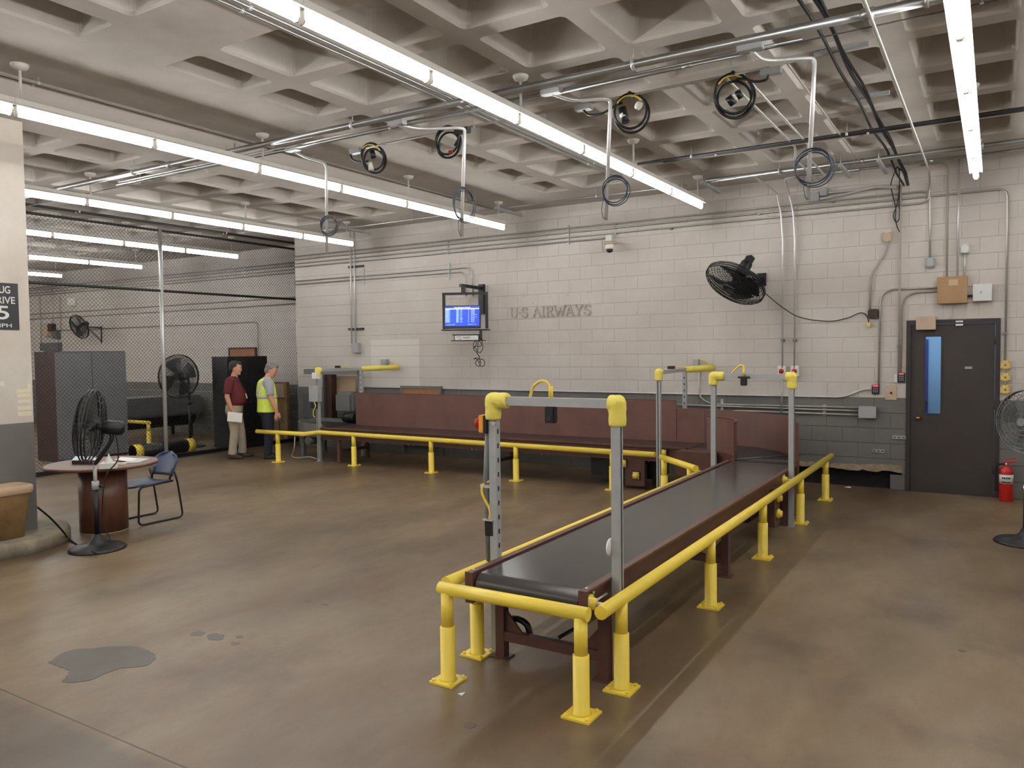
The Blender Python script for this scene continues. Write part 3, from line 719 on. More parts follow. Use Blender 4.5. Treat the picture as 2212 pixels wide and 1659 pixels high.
long_pipe('dark conduit crossing the ceiling between lights and back wall', (-3.7,8.95,4.13), (3,8.95,4.13), .016, 'dark_steel', hangers=[.1,.35,.7], n=8, cat='conduit')
long_pipe('second dark conduit crossing the ceiling between lights and back wall', (-3.4,9.02,4.13), (3,9.02,4.13), .016, 'dark_steel', hangers=[.1,.35,.7], n=8, cat='conduit')
for k, (xx, zz_) in enumerate([(-4.19,4.17),(-4.27,4.17)]):
    long_pipe(['left','right'][1-k]+' one of two conduits running with the light row over the near conveyor', (xx,1.0,zz_), (xx+.0,9.6,zz_), .014, hangers=[.3,.6,.9], n=8, cat='conduit')
for k, (xx, zz_) in enumerate([(-6.86,4.19),(-6.95,4.19)]):
    long_pipe(['right','left'][k]+' one of two conduits above the light row that ends by the television', (xx,0.5,zz_), (xx,10.9,zz_), .012, 'conduit_painted', hangers=[.3,.6,.9], n=8, cat='conduit')
for k, xx in enumerate([-10.1,-10.2]):
    long_pipe(['right','left'][k]+' one of two conduits along the ceiling by the fence', (xx-2.3,5.0,4.19), (xx-2.3,12.0,4.19), .013, 'dark_steel', n=8, cat='conduit', hangers=[.3,.7])
# strut and pipes along the back wall ceiling
long_pipe('bright pipe under the ceiling edge, parallel to the back wall', (-3.3,10.34,4.125), (3,10.34,4.125), .03, couplings=[.3], hangers=[.15,.5,.8])
long_pipe('second bright pipe under the ceiling edge, closest to the back wall', (-2.3,10.92,4.15), (3,10.92,4.15), .018, couplings=[.3], hangers=[.15,.5,.8], n=10)
long_pipe('thin bright conduit under the ceiling edge left of the lights', (-10.4,10.44,4.12), (-3.6,10.44,4.12), .012, hangers=[.05,.3,.55,.8,.99], n=8, cat='conduit')
for i, (xx, lab) in enumerate([(-3.32,'strut bracket above the end of the light row over the near conveyor'),(-1.62,'strut bracket on the pipes above the red stop buttons'),(-6.55,'strut bracket above the end of the television light row'),(-9.78,'strut bracket above the end of the fence light row'),(-1.2,'strut bracket holding the black ceiling cables near the wall')]):
    t = thing('strut_bracket', lab, 'strut', (xx,10.2,4.07), 'ceiling strut brackets'); m = MB(); m.box((xx-.02,10.2,4.065),(xx+.02,11.0,4.105)); m.build('channel', 'strut_grey', t)
    for y_ in (10.25,10.95): m = MB(); m.cyl((xx,y_,4.05),(xx,y_,ZC),.005,n=6); m.build('threaded_rod', 'strut_grey', t)
# sloping pair of conduits near the red button drops
for k, dx in enumerate((0,.14)):
    P3 = [V3(-1.93+dx,6.55,4.14), V3(-1.93+dx,9.2,4.14), V3(-1.95+dx,9.35,4.08), V3(-2.0+dx,9.5,4.08), V3(-2.0+dx,10.9,4.06)]
    t = thing('conduit', ['left','right'][k]+' one of two conduits jogging under the ceiling towards the stop buttons', 'conduit', P3[0]); m = MB(); m.tube(fillet(P3,.1), .012, 8); m.build('pipe','galvanised',t)
long_pipe('single thin conduit from the cable box towards the back wall', (-1.42,6.5,4.13), (-1.42,10.3,4.13), .009, 'conduit_painted', n=8, cat='conduit')
# black cable bundle
t = thing('cable_bundle', 'pair of thick black cables strapped under the ceiling towards the back wall', 'cable', (-1.04,3,4.05))
for dx, r in ((-.05,.013),(.03,.016),(.05,.012)):
    P3 = [V3(-1.07+dx+.012*math.sin(y_*3+dx*80), y_, 4.182+.01*math.sin(y_*2.2+dx*30)) for y_ in [2.5+.25*k for k in range(33)]]
    P3 += [V3(-1.0+dx,10.75,4.0), V3(-.98+dx*.5,11.1,3.92)]
    m = MB(); m.tube(P3, r, 8); m.build('cable', 'black_wire', t)
for y_ in (5.0,6.65,8.0,9.4): m = MB(); m.box((-1.25,y_-.02,4.196),(-.85,y_+.02,4.226)); m.build('support_strut', 'strut_grey', t); m = MB(); m.cyl((-1.2,y_,4.2),(-1.2,y_,ZC),.005,n=6); m.build('threaded_rod','strut_grey',t)
t = thing('dangling_wires', 'thin black wires hanging in loops down the wall from the ceiling cables', 'cable', ony(1940,500,YW-.05))
for pts in [[(1938,360),(1925,395),(1928,420),(1935,450),(1934,470),(1938,490),(1944,502)], [(1942,362),(1943,400),(1938,440),(1930,466),(1936,480),(1943,470),(1942,440),(1944,400)], [(1932,355),(1945,366),(1952,370)]]:
    m = MB(); m.tube(spline([ony(x,y,YW-.06) for x,y in pts], 6), .007, 6); m.build('wire','black_wire',t)
# cable boxes with coils
def coil(label, box_px, pts_tail, ctr, r, loops, squash, plug, yellow=True, Yc=6.5, ends=()):
    b0 = onz(box_px[0], box_px[1], 4.1); t = thing('cable_coil', label, 'cable', (b0.x, Yc, 4.0), 'coiled drop cables')
    m = MB(); m.box((b0.x-.08,Yc-.04,4.07),(b0.x+.08,Yc+.04,4.12),bev=.004); m.build('junction_box','box_grey' if yellow else 'dark_steel',t)
    c = ony(ctr[0],ctr[1],Yc)
    u = Vector((math.cos(squash),math.sin(squash),0)); v = Vector((0,0,1))
    P3 = [ony(x,y,Yc) for x,y in pts_tail]; P3 = spline(P3, 8)
    m = MB(); m.tube(P3, .011, 8); m.build('cable_tail','black_wire',t)
    for k in range(loops):
        rr = r*(1+.1*math.sin(k*2.1)); off = Vector((.02*math.sin(k*3.0), .018*k, -.02*k))
        m = MB(); m.tube(circle(c+off, rr, u, v*1.08, 28)[:-1], .011, 8, closed=True); m.build('cable_loop','black_wire',t)
    if yellow:
        m = MB(); m.tube(circle(c+Vector((.0,-.02,.005)), r*.9, u, v, 12, .6, 2.6), .007, 6); m.build('yellow_wire','cable_yellow',t)
    for (p, q, mn, rad) in plug:
        a_, e_ = ony(p[0],p[1],Yc-.03), ony(q[0],q[1],Yc-.03); m = MB(); m.cyl(a_, e_, rad, n=14); m.build('plug', mn, t)
    a_ = ony(ctr[0],ctr[1],Yc); m = MB(); m.box((c.x-.012,Yc-.03,c.z+r*.98),(c.x+.012,Yc+.05,4.15)); m.build('cable_tie','black_wire',t)
    return t
coil('coiled black cable with a white-collared plug, next to a yellow inner wire and white cap', (1250,225), [(1256,232),(1272,248),(1300,245),(1330,228),(1345,222)], (1362,240), .14, 2, .35, [((1344,233),(1352,265),'black_plastic',.035),((1346,246),(1349,254),'white_plastic',.036),((1376,226),(1383,230),'white_plastic',.035)])
coil('large coiled black cable with a diagonal black plug by the bright pipe', (1663,150), [(1661,158),(1655,172),(1630,176),(1605,170),(1590,172)], (1585,202), .15, 3, .5, [((1573,222),(1585,213),'black_plastic',.042),((1585,213),(1592,207),'white_plastic',.034),((1592,207),(1602,201),'black_plastic',.036)])
coil('coiled black cable with red wire ends hanging in mid room', (1000,282), [(994,284),(990,300),(982,315)], (966,303), .13, 3, .15, [((971,326),(972,333),'red_plastic',.012),((975,325),(978,331),'red_plastic',.01)], yellow=False)
coil('twisted black cable bundle with a white plug over the round table side', (765,324), [(756,330),(762,345),(780,350),(795,348)], (805,338), .13, 3, 1.15, [((798,352),(802,368),'white_plastic',.03),((803,326),(807,340),'black_plastic',.03)])
# conduit drops
def drop(label, bx, path, end, coil_px, cr, cz_, tail):
    b0 = onz(bx[0], bx[1], 4.06); t = thing('conduit_drop', label, 'conduit', (b0.x,b0.y,4.0), 'hanging conduit drops')
    m = MB(); m.box((b0.x-.09,b0.y-.03,4.04),(b0.x+.09,b0.y+.05,4.09),bev=.004); m.build('junction_box','box_grey',t)
    P3 = [Vector((b0.x,b0.y+.03,4.05))]+[onz(x,y,4.05) for x,y in path]
    Yd = P3[-1].y; e = ony(end[0],end[1],Yd)
    m = MB(); m.tube(fillet(P3+[e], .12, 8), .0165, 10); m.build('pipe','galvanised',t)
    c = ony(coil_px[0],coil_px[1],Yd-.02); u = Vector((math.cos(cz_),math.sin(cz_),0)); v = Vector((0,0,1))
    for k in range(4):
        m = MB(); m.tube(circle(c+Vector((.012*math.sin(k*2),.006*k,.012*math.cos(k*3))), cr*(1+.06*math.sin(k*1.7)), u, v*(1.0 if cz_ < .8 else 1.3), 26)[:-1], .0045, 6, closed=True); m.build('blue_cable_loop','cable_blue',t)
    m = MB(); m.tube(spline([ony(x,y,Yd-.02) for x,y in tail], 6), .003, 5); m.build('hanging_wire','cable_blue',t)
    return t
drop('hanging conduit drop beside the round table light row', (632,322), [(655,338),(683,346),(705,352)], (706,548), (709,487), .1, .3, [(698,478),(695,495),(700,510)])
drop('hanging conduit drop in front of the television light row end', (856,266), [(908,279),(990,276),(1004,278)], (997,511), (1001,442), .12, 1.2, [(994,450),(990,480),(991,500),(996,511)])
drop('hanging conduit drop crossing the light row over the near conveyor', (1190,198), [(1239,218),(1300,213),(1319,215)], (1309,475), (1328,411), .115, .1, [(1306,420),(1300,450),(1302,468),(1308,474)])
drop('hanging conduit drop beside the black ceiling cables', (1620,103), [(1650,133),(1735,126),(1760,126)], (1745,431), (1757,361), .13, .2, [(1738,370),(1736,400),(1739,425),(1745,430)])
# conduits on the recessed wall behind the fence
yo2 = YR-.03
for i, z in enumerate(H): pipe(ORD[i]+' conduit from the top of the bundle on the recessed wall behind the fence', [V3(-26.5,yo2,z), V3(XC-.02,yo2,z)], Y=YR)
for i, z in enumerate((3.12,2.98)): pipe(['upper','lower'][i]+' one of two mid-height conduits on the recessed wall behind the fence', [V3(-26.5,yo2,z), V3(XC-.3,yo2,z)], Y=YR)
pipe('thin low conduit on the recessed wall dropping behind the black cabinet', [V3(ony(120,714,YR).x,yo2,ony(330,705,YR).z), V3(ony(558,694,YR).x,yo2,ony(330,705,YR).z), V3(ony(558,694,YR).x,yo2,1.3)], Y=YR, r=.011)
# ================================================================ yellow guard rails
def post(t, x, y, ztop, sleeve=.32):
    m = MB(); m.box((x-.08,y-.08,0),(x+.08,y+.08,.012)); p = m.build('base_plate','yellow_paint',t)
    for sx in (-1,1):
        for sy in (-1,1): m = MB(); m.cyl((x+sx*.06,y+sy*.06,.011),(x+sx*.06,y+sy*.06,.024),.011,n=6); m.build('anchor_bolt','yellow_paint',p)
    m = MB(); m.lathe([(.054,.011),(.044,.02),(.044,sleeve),(.036,sleeve+.004)],(x,y,0),n=20); m.build('post_sleeve','yellow_paint',t)
    m = MB(); m.cyl((x,y,sleeve-.02),(x,y,ztop),.036,n=20); m.build('post','yellow_paint',t)
RR = .037
def guard(label, pts, posts, sleeve=.32, fr=0.0):
    P3 = [Vector(p) for p in pts]; t = thing('guard_rail', label, 'guard rail', (posts[0][0],posts[0][1],0), 'yellow guard rails')
    m = MB(); m.tube(P3, RR, 20); m.build('rail','yellow_paint',t)
    for x, y, z in posts: post(t, x, y, z, sleeve)
    return t
guard('short yellow guard rail across the near end of the belt', [(-2.715,3.585,.538),(-1.765,3.585,.538)], [(-2.665,3.585,.52),(-1.81,3.585,.52)])
guard('long yellow guard rail on the door side of the near conveyor', [(-1.755,3.71,.512),(-1.775,10.67,.50)], [(-1.757,3.98,.5),(-1.762,5.61,.5),(-1.767,7.15,.5),(-1.771,8.77,.49),(-1.774,10.26,.49)])
guard('long yellow guard rail on the fence side of the near conveyor', [(-2.742,3.68,.535),(-2.765,8.42,.52)], [(-2.744,4.0,.52),(-2.75,5.7,.52),(-2.757,7.3,.51),(-2.762,8.3,.51)])
guard('long yellow guard rail in front of the wall conveyor with a kinked end', [(-11.18,9.46,.52),(-10.03,9.49,.52),(-9.98,9.78,.525),(-3.78,9.68,.515)], [(-10.66,9.475,.51),(-9.157,9.77,.51),(-7.51,9.745,.5),(-5.937,9.715,.5),(-4.394,9.69,.5)])
guard('short slanting yellow guard rail at the inner corner of the conveyors', [(-3.56,9.33,.54),(-2.87,8.6,.54)], [(-3.5,9.27,.52),(-2.98,8.72,.52)])

# ================================================================ near belt conveyor
X0, X1, Y0, Y1, ZB = -2.60, -1.90, 3.756, 9.05, .60
t = thing('belt_conveyor', 'long belt conveyor with brown steel sides and grey belt', 'conveyor', ((X0+X1)/2,Y0,0)); BC = t
for xa, s in ((X0,-1),(X1,1)):
    m = MB()
    m.box((xa-.0,Y0,ZB-.012) if s > 0 else (xa-.045,Y0,ZB-.012), (xa+.045,Y1,ZB) if s > 0 else (xa,Y1,ZB))
    m.box((xa+(.0 if s > 0 else -.012),Y0,ZB-.17),(xa+(.012 if s > 0 else 0),Y1,ZB-.012))
    m.box((xa-.0 if s > 0 else xa-.045,Y0,ZB-.182),(xa+.045 if s > 0 else xa,Y1,ZB-.17)); m.build('side_frame','brown_steel',t)
    m = MB(); m.box((xa+(-.004 if s > 0 else -.05),Y0-.012,ZB-.182),(xa+(.05 if s > 0 else .004),Y0,ZB)); m.build('end_plate','brown_steel',t)
    for py, zz_ in ((Y0+.04,ZB+.001),): m = MB(); m.cyl((xa+s*.022,py,zz_-.001),(xa+s*.022,py,zz_+.006),.009,n=6); m.build('bolt','galvanised',t)
R = .075
prof = [(Y1,ZB-.012)]+[(Y0+R+.0-R*math.sin(a), ZB-.012-R+R*math.cos(a)) for a in [PI*k/14 for k in range(15)]]+[(Y1,ZB-.012-2*R)]
m = MB()
n = len(prof); vs = [(X0+.015,y,z) for y,z in prof]+[(X1-.015,y,z) for y,z in prof]
m.add(vs, [(i,i+1,n+i+1,n+i) for i in range(n-1)], True); vs2 = []
inner = [(y+.006 if i else y, z) for i,(y,z) in enumerate(prof)]
m.build('belt','belt_rubber',t)
m = MB(); m.cyl((X0+.013,Y0+R,ZB-.012-R),(X1-.013,Y0+R,ZB-.012-R),R-.004,n=24); m.build('end_roller','black_rubber',t)
m = MB(); m.box((X0+.012,Y0+.3,ZB-.06),(X1-.012,Y1,ZB-.03)); m.build('slider_bed','brown_steel',t)
for xa, s in ((X0,-1),(X1,1)):
    for yy in (Y0+R, 8.45):
        m = MB(); m.lathe([(.05,0),(.05,.018),(.034,.03),(.03,.05),(.001,.052)],(xa+s*.012,yy,ZB-.012-R),(s,0,0),18); br = m.build('bearing','yellow_paint',t)
        m = MB(); m.cyl((xa+s*.05,yy,ZB-.012-R),(xa+s*.1,yy,ZB-.012-R),.014,n=12); m.build('shaft','galvanised',br)
        for a in range(4): m = MB(); c = Vector((xa+s*.014, yy+.065*math.cos(a*PI/2+.78), ZB-.012-R+.065*math.sin(a*PI/2+.78))); m.cyl(c, c+Vector((s*.014,0,0)), .009, n=6); m.build('bolt','galvanised',br)
    m = MB(); m.cyl((xa+s*.03,Y0+.13,ZB-.09),(xa+s*.03,Y0+.28,ZB-.09),.007,n=8); m.build('take_up_screw','galvanised',t)
def leg_frame(t, x0, x1, y, ztop, mname='brown_steel', brace=True):
    for x, s in ((x0,1),(x1,-1)):
        m = MB(); m.box((x-.03,y-.03,0),(x+.03,y+.03,ztop)); m.box((x-.06,y-.05,0),(x+.06,y+.05,.01)); m.build('leg', mname, t)
        if brace: m = MB(); m.prism([(x,.1),(x+s*.15,.17),(x+s*.0,.34)],-.006,.006,Matrix(((1,0,0,0),(0,0,1,y),(0,1,0,0),(0,0,0,1)))); m.build('gusset', mname, t)
    m = MB(); m.bar((x0,y,.14),(x1,y,.14),.05,.06); m.build('cross_bar', mname, t)
for y in (4.05,6.42,8.6): leg_frame(t, X0+.01, X1+.01, y, ZB-.18)
m = MB(); m.box((X0+.1,7.6,.2),(X1-.1,8.4,.42),bev=.02); dv = m.build('drive_guard','black_metal',t)
m = MB(); m.box((X1-.02,7.9,.12),(X1+.06,8.12,.5)); m.build('bearing_plate','brown_steel',t)
for zz_ in (.40,.24): m = MB(); m.lathe([(.05,0),(.05,.02),(.034,.034),(.03,.05),(.001,.052)],(X1+.06,8.01,zz_),(1,0,0),18); m.build('bearing','yellow_paint',t)
# sensor cable and fitting under the near end
tt = thing('flexible_cable', 'black flexible cable with a metal fitting under the near belt end', 'cable', (-2.5,4.1,.1))
k = 820/2064
P3 = [ony(880+x*k,1000+y*k,4.12) for x,y in [(540,845),(600,848),(650,880),(670,940),(710,985),(745,990)]]
m = MB(); m.tube(spline(P3,6), .02, 10); m.build('hose','black_rubber',tt)
a, b_ = ony(880+745*k,1000+992*k,4.12), ony(880+815*k,1000+955*k,4.2); m = MB(); m.bar(a,b_,.04,.035); m.build('fitting','galvanised',tt)
c = ony(880+925*k,1000+890*k,4.4); m = MB(); m.tube([b_,c],.012,8); m.build('hose_end','black_rubber',tt)

# ================================================================ curved section and wall conveyor
C0 = Vector((-3.4,9.1,0)); ri, ro = .8, 1.5
cv = thing('curve_conveyor', 'curved conveyor section with tall brown guard panels joining the two belts', 'conveyor', (C0.x+.8,C0.y+.8,0))
def arc(r, a0, a1, n, z): return [C0+Vector((r*math.cos(a0+(a1-a0)*k/n), r*math.sin(a0+(a1-a0)*k/n), z)) for k in range(n+1)]
n_ = 18
def ring(name, mname, r0, r1, z0, z1, a0=0, a1=PI/2, parent=None):
    m = MB(); A = arc(r0,a0,a1,n_,z0); B = arc(r1,a0,a1,n_,z0); A2 = arc(r0,a0,a1,n_,z1); B2 = arc(r1,a0,a1,n_,z1); q = n_+1
    fs = []
    for i in range(n_): fs += [(i,i+1,q+i+1,q+i),(2*q+i,3*q+i,3*q+i+1,2*q+i+1),(i,2*q+i,2*q+i+1,i+1),(q+i,q+i+1,3*q+i+1,3*q+i)]
    fs += [(0,q,3*q,2*q),(n_,2*q+n_,3*q+n_,q+n_)]
    m.add(A+B+A2+B2, fs); return m.build(name, mname, parent)
ring('belt', 'belt_dark', ri+.03, ro-.03, ZB-.03, ZB-.012, parent=cv)
ring('inner_frame', 'brown_steel', ri-.02, ri+.02, ZB-.2, ZB, parent=cv); ring('outer_frame', 'brown_steel', ro-.02, ro+.02, ZB-.2, ZB, parent=cv)
ring('outer_guard_panel', 'brown_panel', ro+.0, ro+.012, ZB, 1.05, -.03, PI/2, parent=cv)
ring('inner_guard_panel', 'brown_panel', ri+.01, ri+.022, ZB-.02, 1.03, -.02, 1.25, parent=cv)
m = MB(); A = arc(ri+.016,-.02,1.25,n_,1.03); m.tube(A,.012,8); m.build('panel_edge','brown_steel',cv)
m = MB(); m.box((-2.56,9.28,ZB-.012),(-1.93,9.3,ZB-.004)); m.build('transfer_strip','steel_dull',cv)
m = MB(); m.tube([(-2.6,9.12,ZB-.0),(-1.95,9.9,ZB-.0)],.006,6); m.build('edge_strip','steel_dull',cv)
m = MB(); m.box((-3.48,9.62,.28),(-2.98,9.86,.585)); m.build('drive_cover','brown_steel',cv)
for x, y in ((-3.35,9.95),(-3.35,10.55),(-2.55,9.2),(-1.95,9.2),(-2.3,10.15)): m = MB(); m.box((x-.03,y-.03,0),(x+.03,y+.03,ZB-.19)); m.box((x-.05,y-.05,0),(x+.05,y+.05,.01)); m.build('leg','brown_steel',cv)
# the wall conveyor
wcv = thing('wall_conveyor', 'long brown conveyor with a tall back panel along the wall', 'conveyor', (-6.7,9.9,0))
YF, YK, xa, xb = 9.90, 10.62, -10.02, -3.42
m = MB(); m.box((xa,YF,ZB-.2),(xb,YF+.012,ZB-.012)); m.box((xa,YF-.045,ZB-.02),(xb,YF+.012,ZB)); m.box((xa,YF-.045,ZB-.2),(xb,YF+.012,ZB-.188)); m.build('front_side_frame','brown_steel',wcv)
m = MB(); m.box((xa,YK,ZB-.2),(xb,YK+.012,ZB)); m.build('back_side_frame','brown_steel',wcv)
m = MB(); m.box((xa+.02,YF+.014,ZB-.04),(-8.1,YK-.002,ZB-.014)); m.build('belt','brown_slider',wcv)
m = MB(); m.box((-8.09,YF+.014,ZB-.04),(xb,YK-.002,ZB-.014)); m.build('belt','brown_slider',wcv)
m = MB(); m.box((-8.1,YF+.014,ZB-.016),(-8.088,YK-.002,ZB-.012)); m.build('belt_joint','steel_dull',wcv)
m = MB(); m.box((-9.86,YK-.03,ZB-.012),(-3.82,YK-.018,1.175)); m.build('back_panel','brown_panel',wcv)
m = MB(); m.box((-9.86,YK-.032,1.165),(-3.82,YK-.012,1.178)); m.build('panel_top_edge','brown_steel',wcv)
m = MB(); m.box((-3.82,YK-.02,ZB-.012),(-3.41,YK-.008,1.06)); m.build('low_back_panel','brown_panel',wcv)
for x in (-9.62,-6.55): leg = None; m = MB(); m.box((x-.03,YF-.02,0),(x+.03,YF+.04,ZB-.19)); m.box((x-.05,YF-.04,0),(x+.05,YF+.06,.01)); m.prism([(x+.03,ZB-.2),(x+.15,ZB-.2),(x+.03,ZB-.33)],-.004,.004,Matrix(((1,0,0,0),(0,0,1,YF+.01),(0,1,0,0),(0,0,0,1)))); m.build('leg','brown_steel',wcv)
for x in (-9.62,-6.55,-4.15): m = MB(); m.box((x-.03,YK-.04,0),(x+.03,YK+.02,ZB-.19)); m.build('leg','brown_steel',wcv); m = MB(); m.bar((x,YF+.03,.2),(x,YK-.03,.2),.04,.05); m.build('cross_bar','brown_steel',wcv)
m = MB(); m.box((-4.28,YF-.04,.05),(-4.0,YF+.05,ZB-.19)); m.box((-4.3,YF-.06,0),(-3.98,YF+.07,.012)); m.build('bearing_stand','brown_steel',wcv)
for bx, by in [(1432,979),(1374,1027),(1346,1001)]:
    p = ony(bx,by,YF-.05); m = MB(); m.box((p.x-.06,YF-.05,p.z-.06),(p.x+.06,YF-.044,p.z+.06)); m.build('bearing_plate','black_metal',wcv)
    m = MB(); m.lathe([(.05,0),(.05,.02),(.034,.034),(.03,.05),(.001,.052)],(p.x,YF-.05,p.z),(0,-1,0),18); br = m.build('bearing','yellow_paint',wcv)
    for a in range(4): q = p+Vector((.055*math.cos(a*PI/2+.78),0,.055*math.sin(a*PI/2+.78))); m = MB(); m.cyl((q.x,YF-.066,q.z),(q.x,YF-.049,q.z),.01,n=6); m.build('bolt','galvanised',br)
m = MB(); m.box((-4.9,YF+.15,.12),(-3.9,YK-.1,.4),bev=.02); m.build('drive_motor_guard','black_metal',wcv)
for bx, by in [(703,952),(712,952),(787,957),(797,957),(881,958),(892,959),(1018,970),(1028,971),(1169,987),(1182,988),(1355,991),(1384,994),(1401,996)]:
    p = ony(bx,by-2,YF-.045); m = MB(); m.cyl((p.x,YF-.03,.385),(p.x,YF-.03,.412),.009,n=6); m.build('bolt','galvanised',wcv)
# ================================================================ photo-eye gantries of galvanised strut
def strut_post(t, x, y, z1, face=(1,0), name='upright', groove=False):
    m = MB(); m.box((x-.026,y-.026,0),(x+.026,y+.026,z1)); u = m.build(name,'strut_grey',t)
    m = MB(); m.box((x-.028,y-.07,0),(x+.028,y+.07,.008)); m.build('foot_plate','strut_grey',t)
    fx2, fy2 = face; z = .12
    if groove:
        m = MB(); gx, gy = (.001,.006) if fx2 else (.006,.001); m.box((x+fx2*.0262-gx,y+fy2*.0262-gy,.05),(x+fx2*.0262+gx,y+fy2*.0262+gy,z1-.05)); m.build('channel_groove','black_plastic',u); return u
    while z < z1-.1:
        m2 = MB()
        if fx2: m2.box((x+fx2*.0262-.001,y-.007,z),(x+fx2*.0262+.001,y+.007,z+.03))
        else: m2.box((x-.007,y+fy2*.0262-.001,z),(x+.007,y+fy2*.0262+.001,z+.03))
        m2.build('slot','black_plastic',u); z += .09
    return u
def foam(t, c, dirs, r=.05):
    # wrapped corner: vertical sleeve and horizontal sleeve
    m = MB()
    for d, L in dirs:
        d = Vector(d); m.tube([Vector(c)-d*.035+d*f*(L+.035) for f in (0,.15,.35,.55,.8,1)], [r*.8,r*1.02,r*1.06,r*1.0,r*1.05,r*.97], 14)
    o = m.build('foam_cap','yellow_foam',t)
    md = o.modifiers.new('remesh','REMESH'); md.mode = 'VOXEL'; md.voxel_size = .009; md.use_smooth_shade = True
    return o
def photo_eye(t, p, cable):
    p = Vector(p); m = MB(); m.box((p.x-.032,p.y-.025,p.z-.1),(p.x+.032,p.y+.025,p.z),bev=.006); e = m.build('photo_eye','black_plastic',t)
    m = MB(); m.cyl((p.x,p.y-.03,p.z-.07),(p.x,p.y-.024,p.z-.07),.014,n=14); m.build('eye_lens','dark_steel',e)
    m = MB(); m.tube(spline(cable,8),.0095,8); m.build('sensor_cable','cable_yellow',t)
    m = MB(); q = Vector(cable[-1]); m.cyl(q+Vector((0,0,-.03)), q+Vector((0,0,.045)), .014, n=10); m.build('cable_plug','cable_yellow',t)
# near gantry
gL, gR, gz = (-2.674,4.12), (-1.83,4.1), 1.59
t = thing('sensor_gantry', 'nearest galvanised gantry over the belt with yellow foam corners and orange stop button', 'gantry', ((gL[0]+gR[0])/2,4.11,0), 'sensor gantries'); G1 = t
strut_post(t, gL[0], gL[1], gz, (1,0)); strut_post(t, gR[0], gR[1], gz, (1,0), groove=True)
m = MB(); m.box((gL[0],4.085,gz-.026),(gR[0],4.135,gz+.026)); m.build('cross_beam','strut_grey',t)
foam(t, (gL[0],4.11,gz), [((0,0,-1),.12),((1,0,0),.11)]); foam(t, (gR[0],4.11,gz), [((0,0,-1),.13),((-1,0,0),.05)])
a = ony(1190,872,4.11); photo_eye(t, (a.x,4.11,gz-.026), [(a.x-.16,4.14,gz+.025),(a.x-.13,4.13,gz+.09),(a.x-.07,4.12,gz+.125),(a.x-.02,4.11,gz+.11),(a.x,4.11,gz+.05)])
m = MB(); c = ony(1052,915,4.12); m.box((c.x-.005,4.08,c.z-.055),(gL[0]-.026,4.16,c.z+.055),bev=.004); sb = m.build('stop_box','black_plastic',t)
m = MB(); m.box((c.x-.04,4.08,c.z-.055),(c.x-.005,4.16,c.z+.055),bev=.004); m.build('stop_box_cover','orange_plastic',sb)
m = MB(); m.lathe([(.012,0),(.012,.015),(.03,.02),(.032,.034),(.02,.042),(.001,.043)],(c.x-.04,4.12,c.z),(-1,0,0),18); m.build('mushroom_button','red_plastic',sb)
m = MB(); m.tube([(gL[0]-.045,4.12,c.z-.055),(gL[0]-.065,4.12,1.1),(gL[0]-.06,4.12,.95),(gL[0]-.05,4.12,.5)],.02,10); m.build('button_conduit','grey_paint',t)
m = MB(); m.box((gL[0]-.1,4.1,1.035),(gL[0]-.026,4.14,1.055)); m.build('conduit_clip','galvanised',t)
c = ony(1062,1140,4.12); m = MB(); m.box((c.x-.035,4.09,c.z-.05),(c.x+.03,4.15,c.z+.05),bev=.005); m.build('reflector_sensor','black_plastic',t)
m = MB(); m.box((c.x-.045,4.08,c.z+.05),(gL[0],4.16,c.z+.058)); m.build('sensor_bracket','galvanised',t)
m = MB(); m.tube(spline([(gL[0]-.02,4.12,c.z+.3),(gL[0]-.07,4.11,c.z+.28),(gL[0]-.085,4.1,c.z+.22),(c.x,4.1,c.z+.12),(c.x,4.1,c.z+.06)],8),.0095,8); m.build('sensor_cable','cable_yellow',t)
c = ony(1323,1183,4.07); m = MB(); m.lathe([(.001,0),(.05,.002),(.05,.012),(.001,.014)],(gR[0]-.028,4.08,c.z),(-1,0,0),20); m.build('round_reflector','white_plastic',t)
m = MB(); m.cyl((gL[0]+.03,4.08,gz-.14),(gL[0]+.03,4.06,gz-.14),.012,n=6); m.build('bolt','galvanised',t)
# gantry at the far end of the near belt
gL, gR, gz = (-2.665,8.6), (-1.825,8.58), 1.59
t = thing('sensor_gantry', 'galvanised gantry with yellow foam corners where the near belt meets the curve', 'gantry', ((gL[0]+gR[0])/2,8.6,0), 'sensor gantries')
strut_post(t, gL[0], gL[1], gz, (1,0), groove=True); strut_post(t, gR[0], gR[1], gz, (1,0), groove=True)
m = MB(); m.box((gL[0],8.565,gz-.026),(gR[0],8.615,gz+.026)); m.build('cross_beam','strut_grey',t)
foam(t, (gL[0],8.59,gz), [((0,0,-1),.1),((1,0,0),.12)]); foam(t, (gR[0],8.59,gz), [((0,0,-1),.13),((-1,0,0),.06)])
a = ony(1609,812,8.59); photo_eye(t, (a.x,8.55,gz-.0), [(a.x-.15,8.6,gz+.03),(a.x-.1,8.6,gz+.08),(a.x-.05,8.59,gz+.12),(a.x-.01,8.57,gz+.11),(a.x,8.55,gz+.04)])
m = MB(); m.box((a.x-.06,8.53,gz-.02),(a.x+.06,8.62,gz+.0)); m.build('sensor_bracket','dark_steel',t)
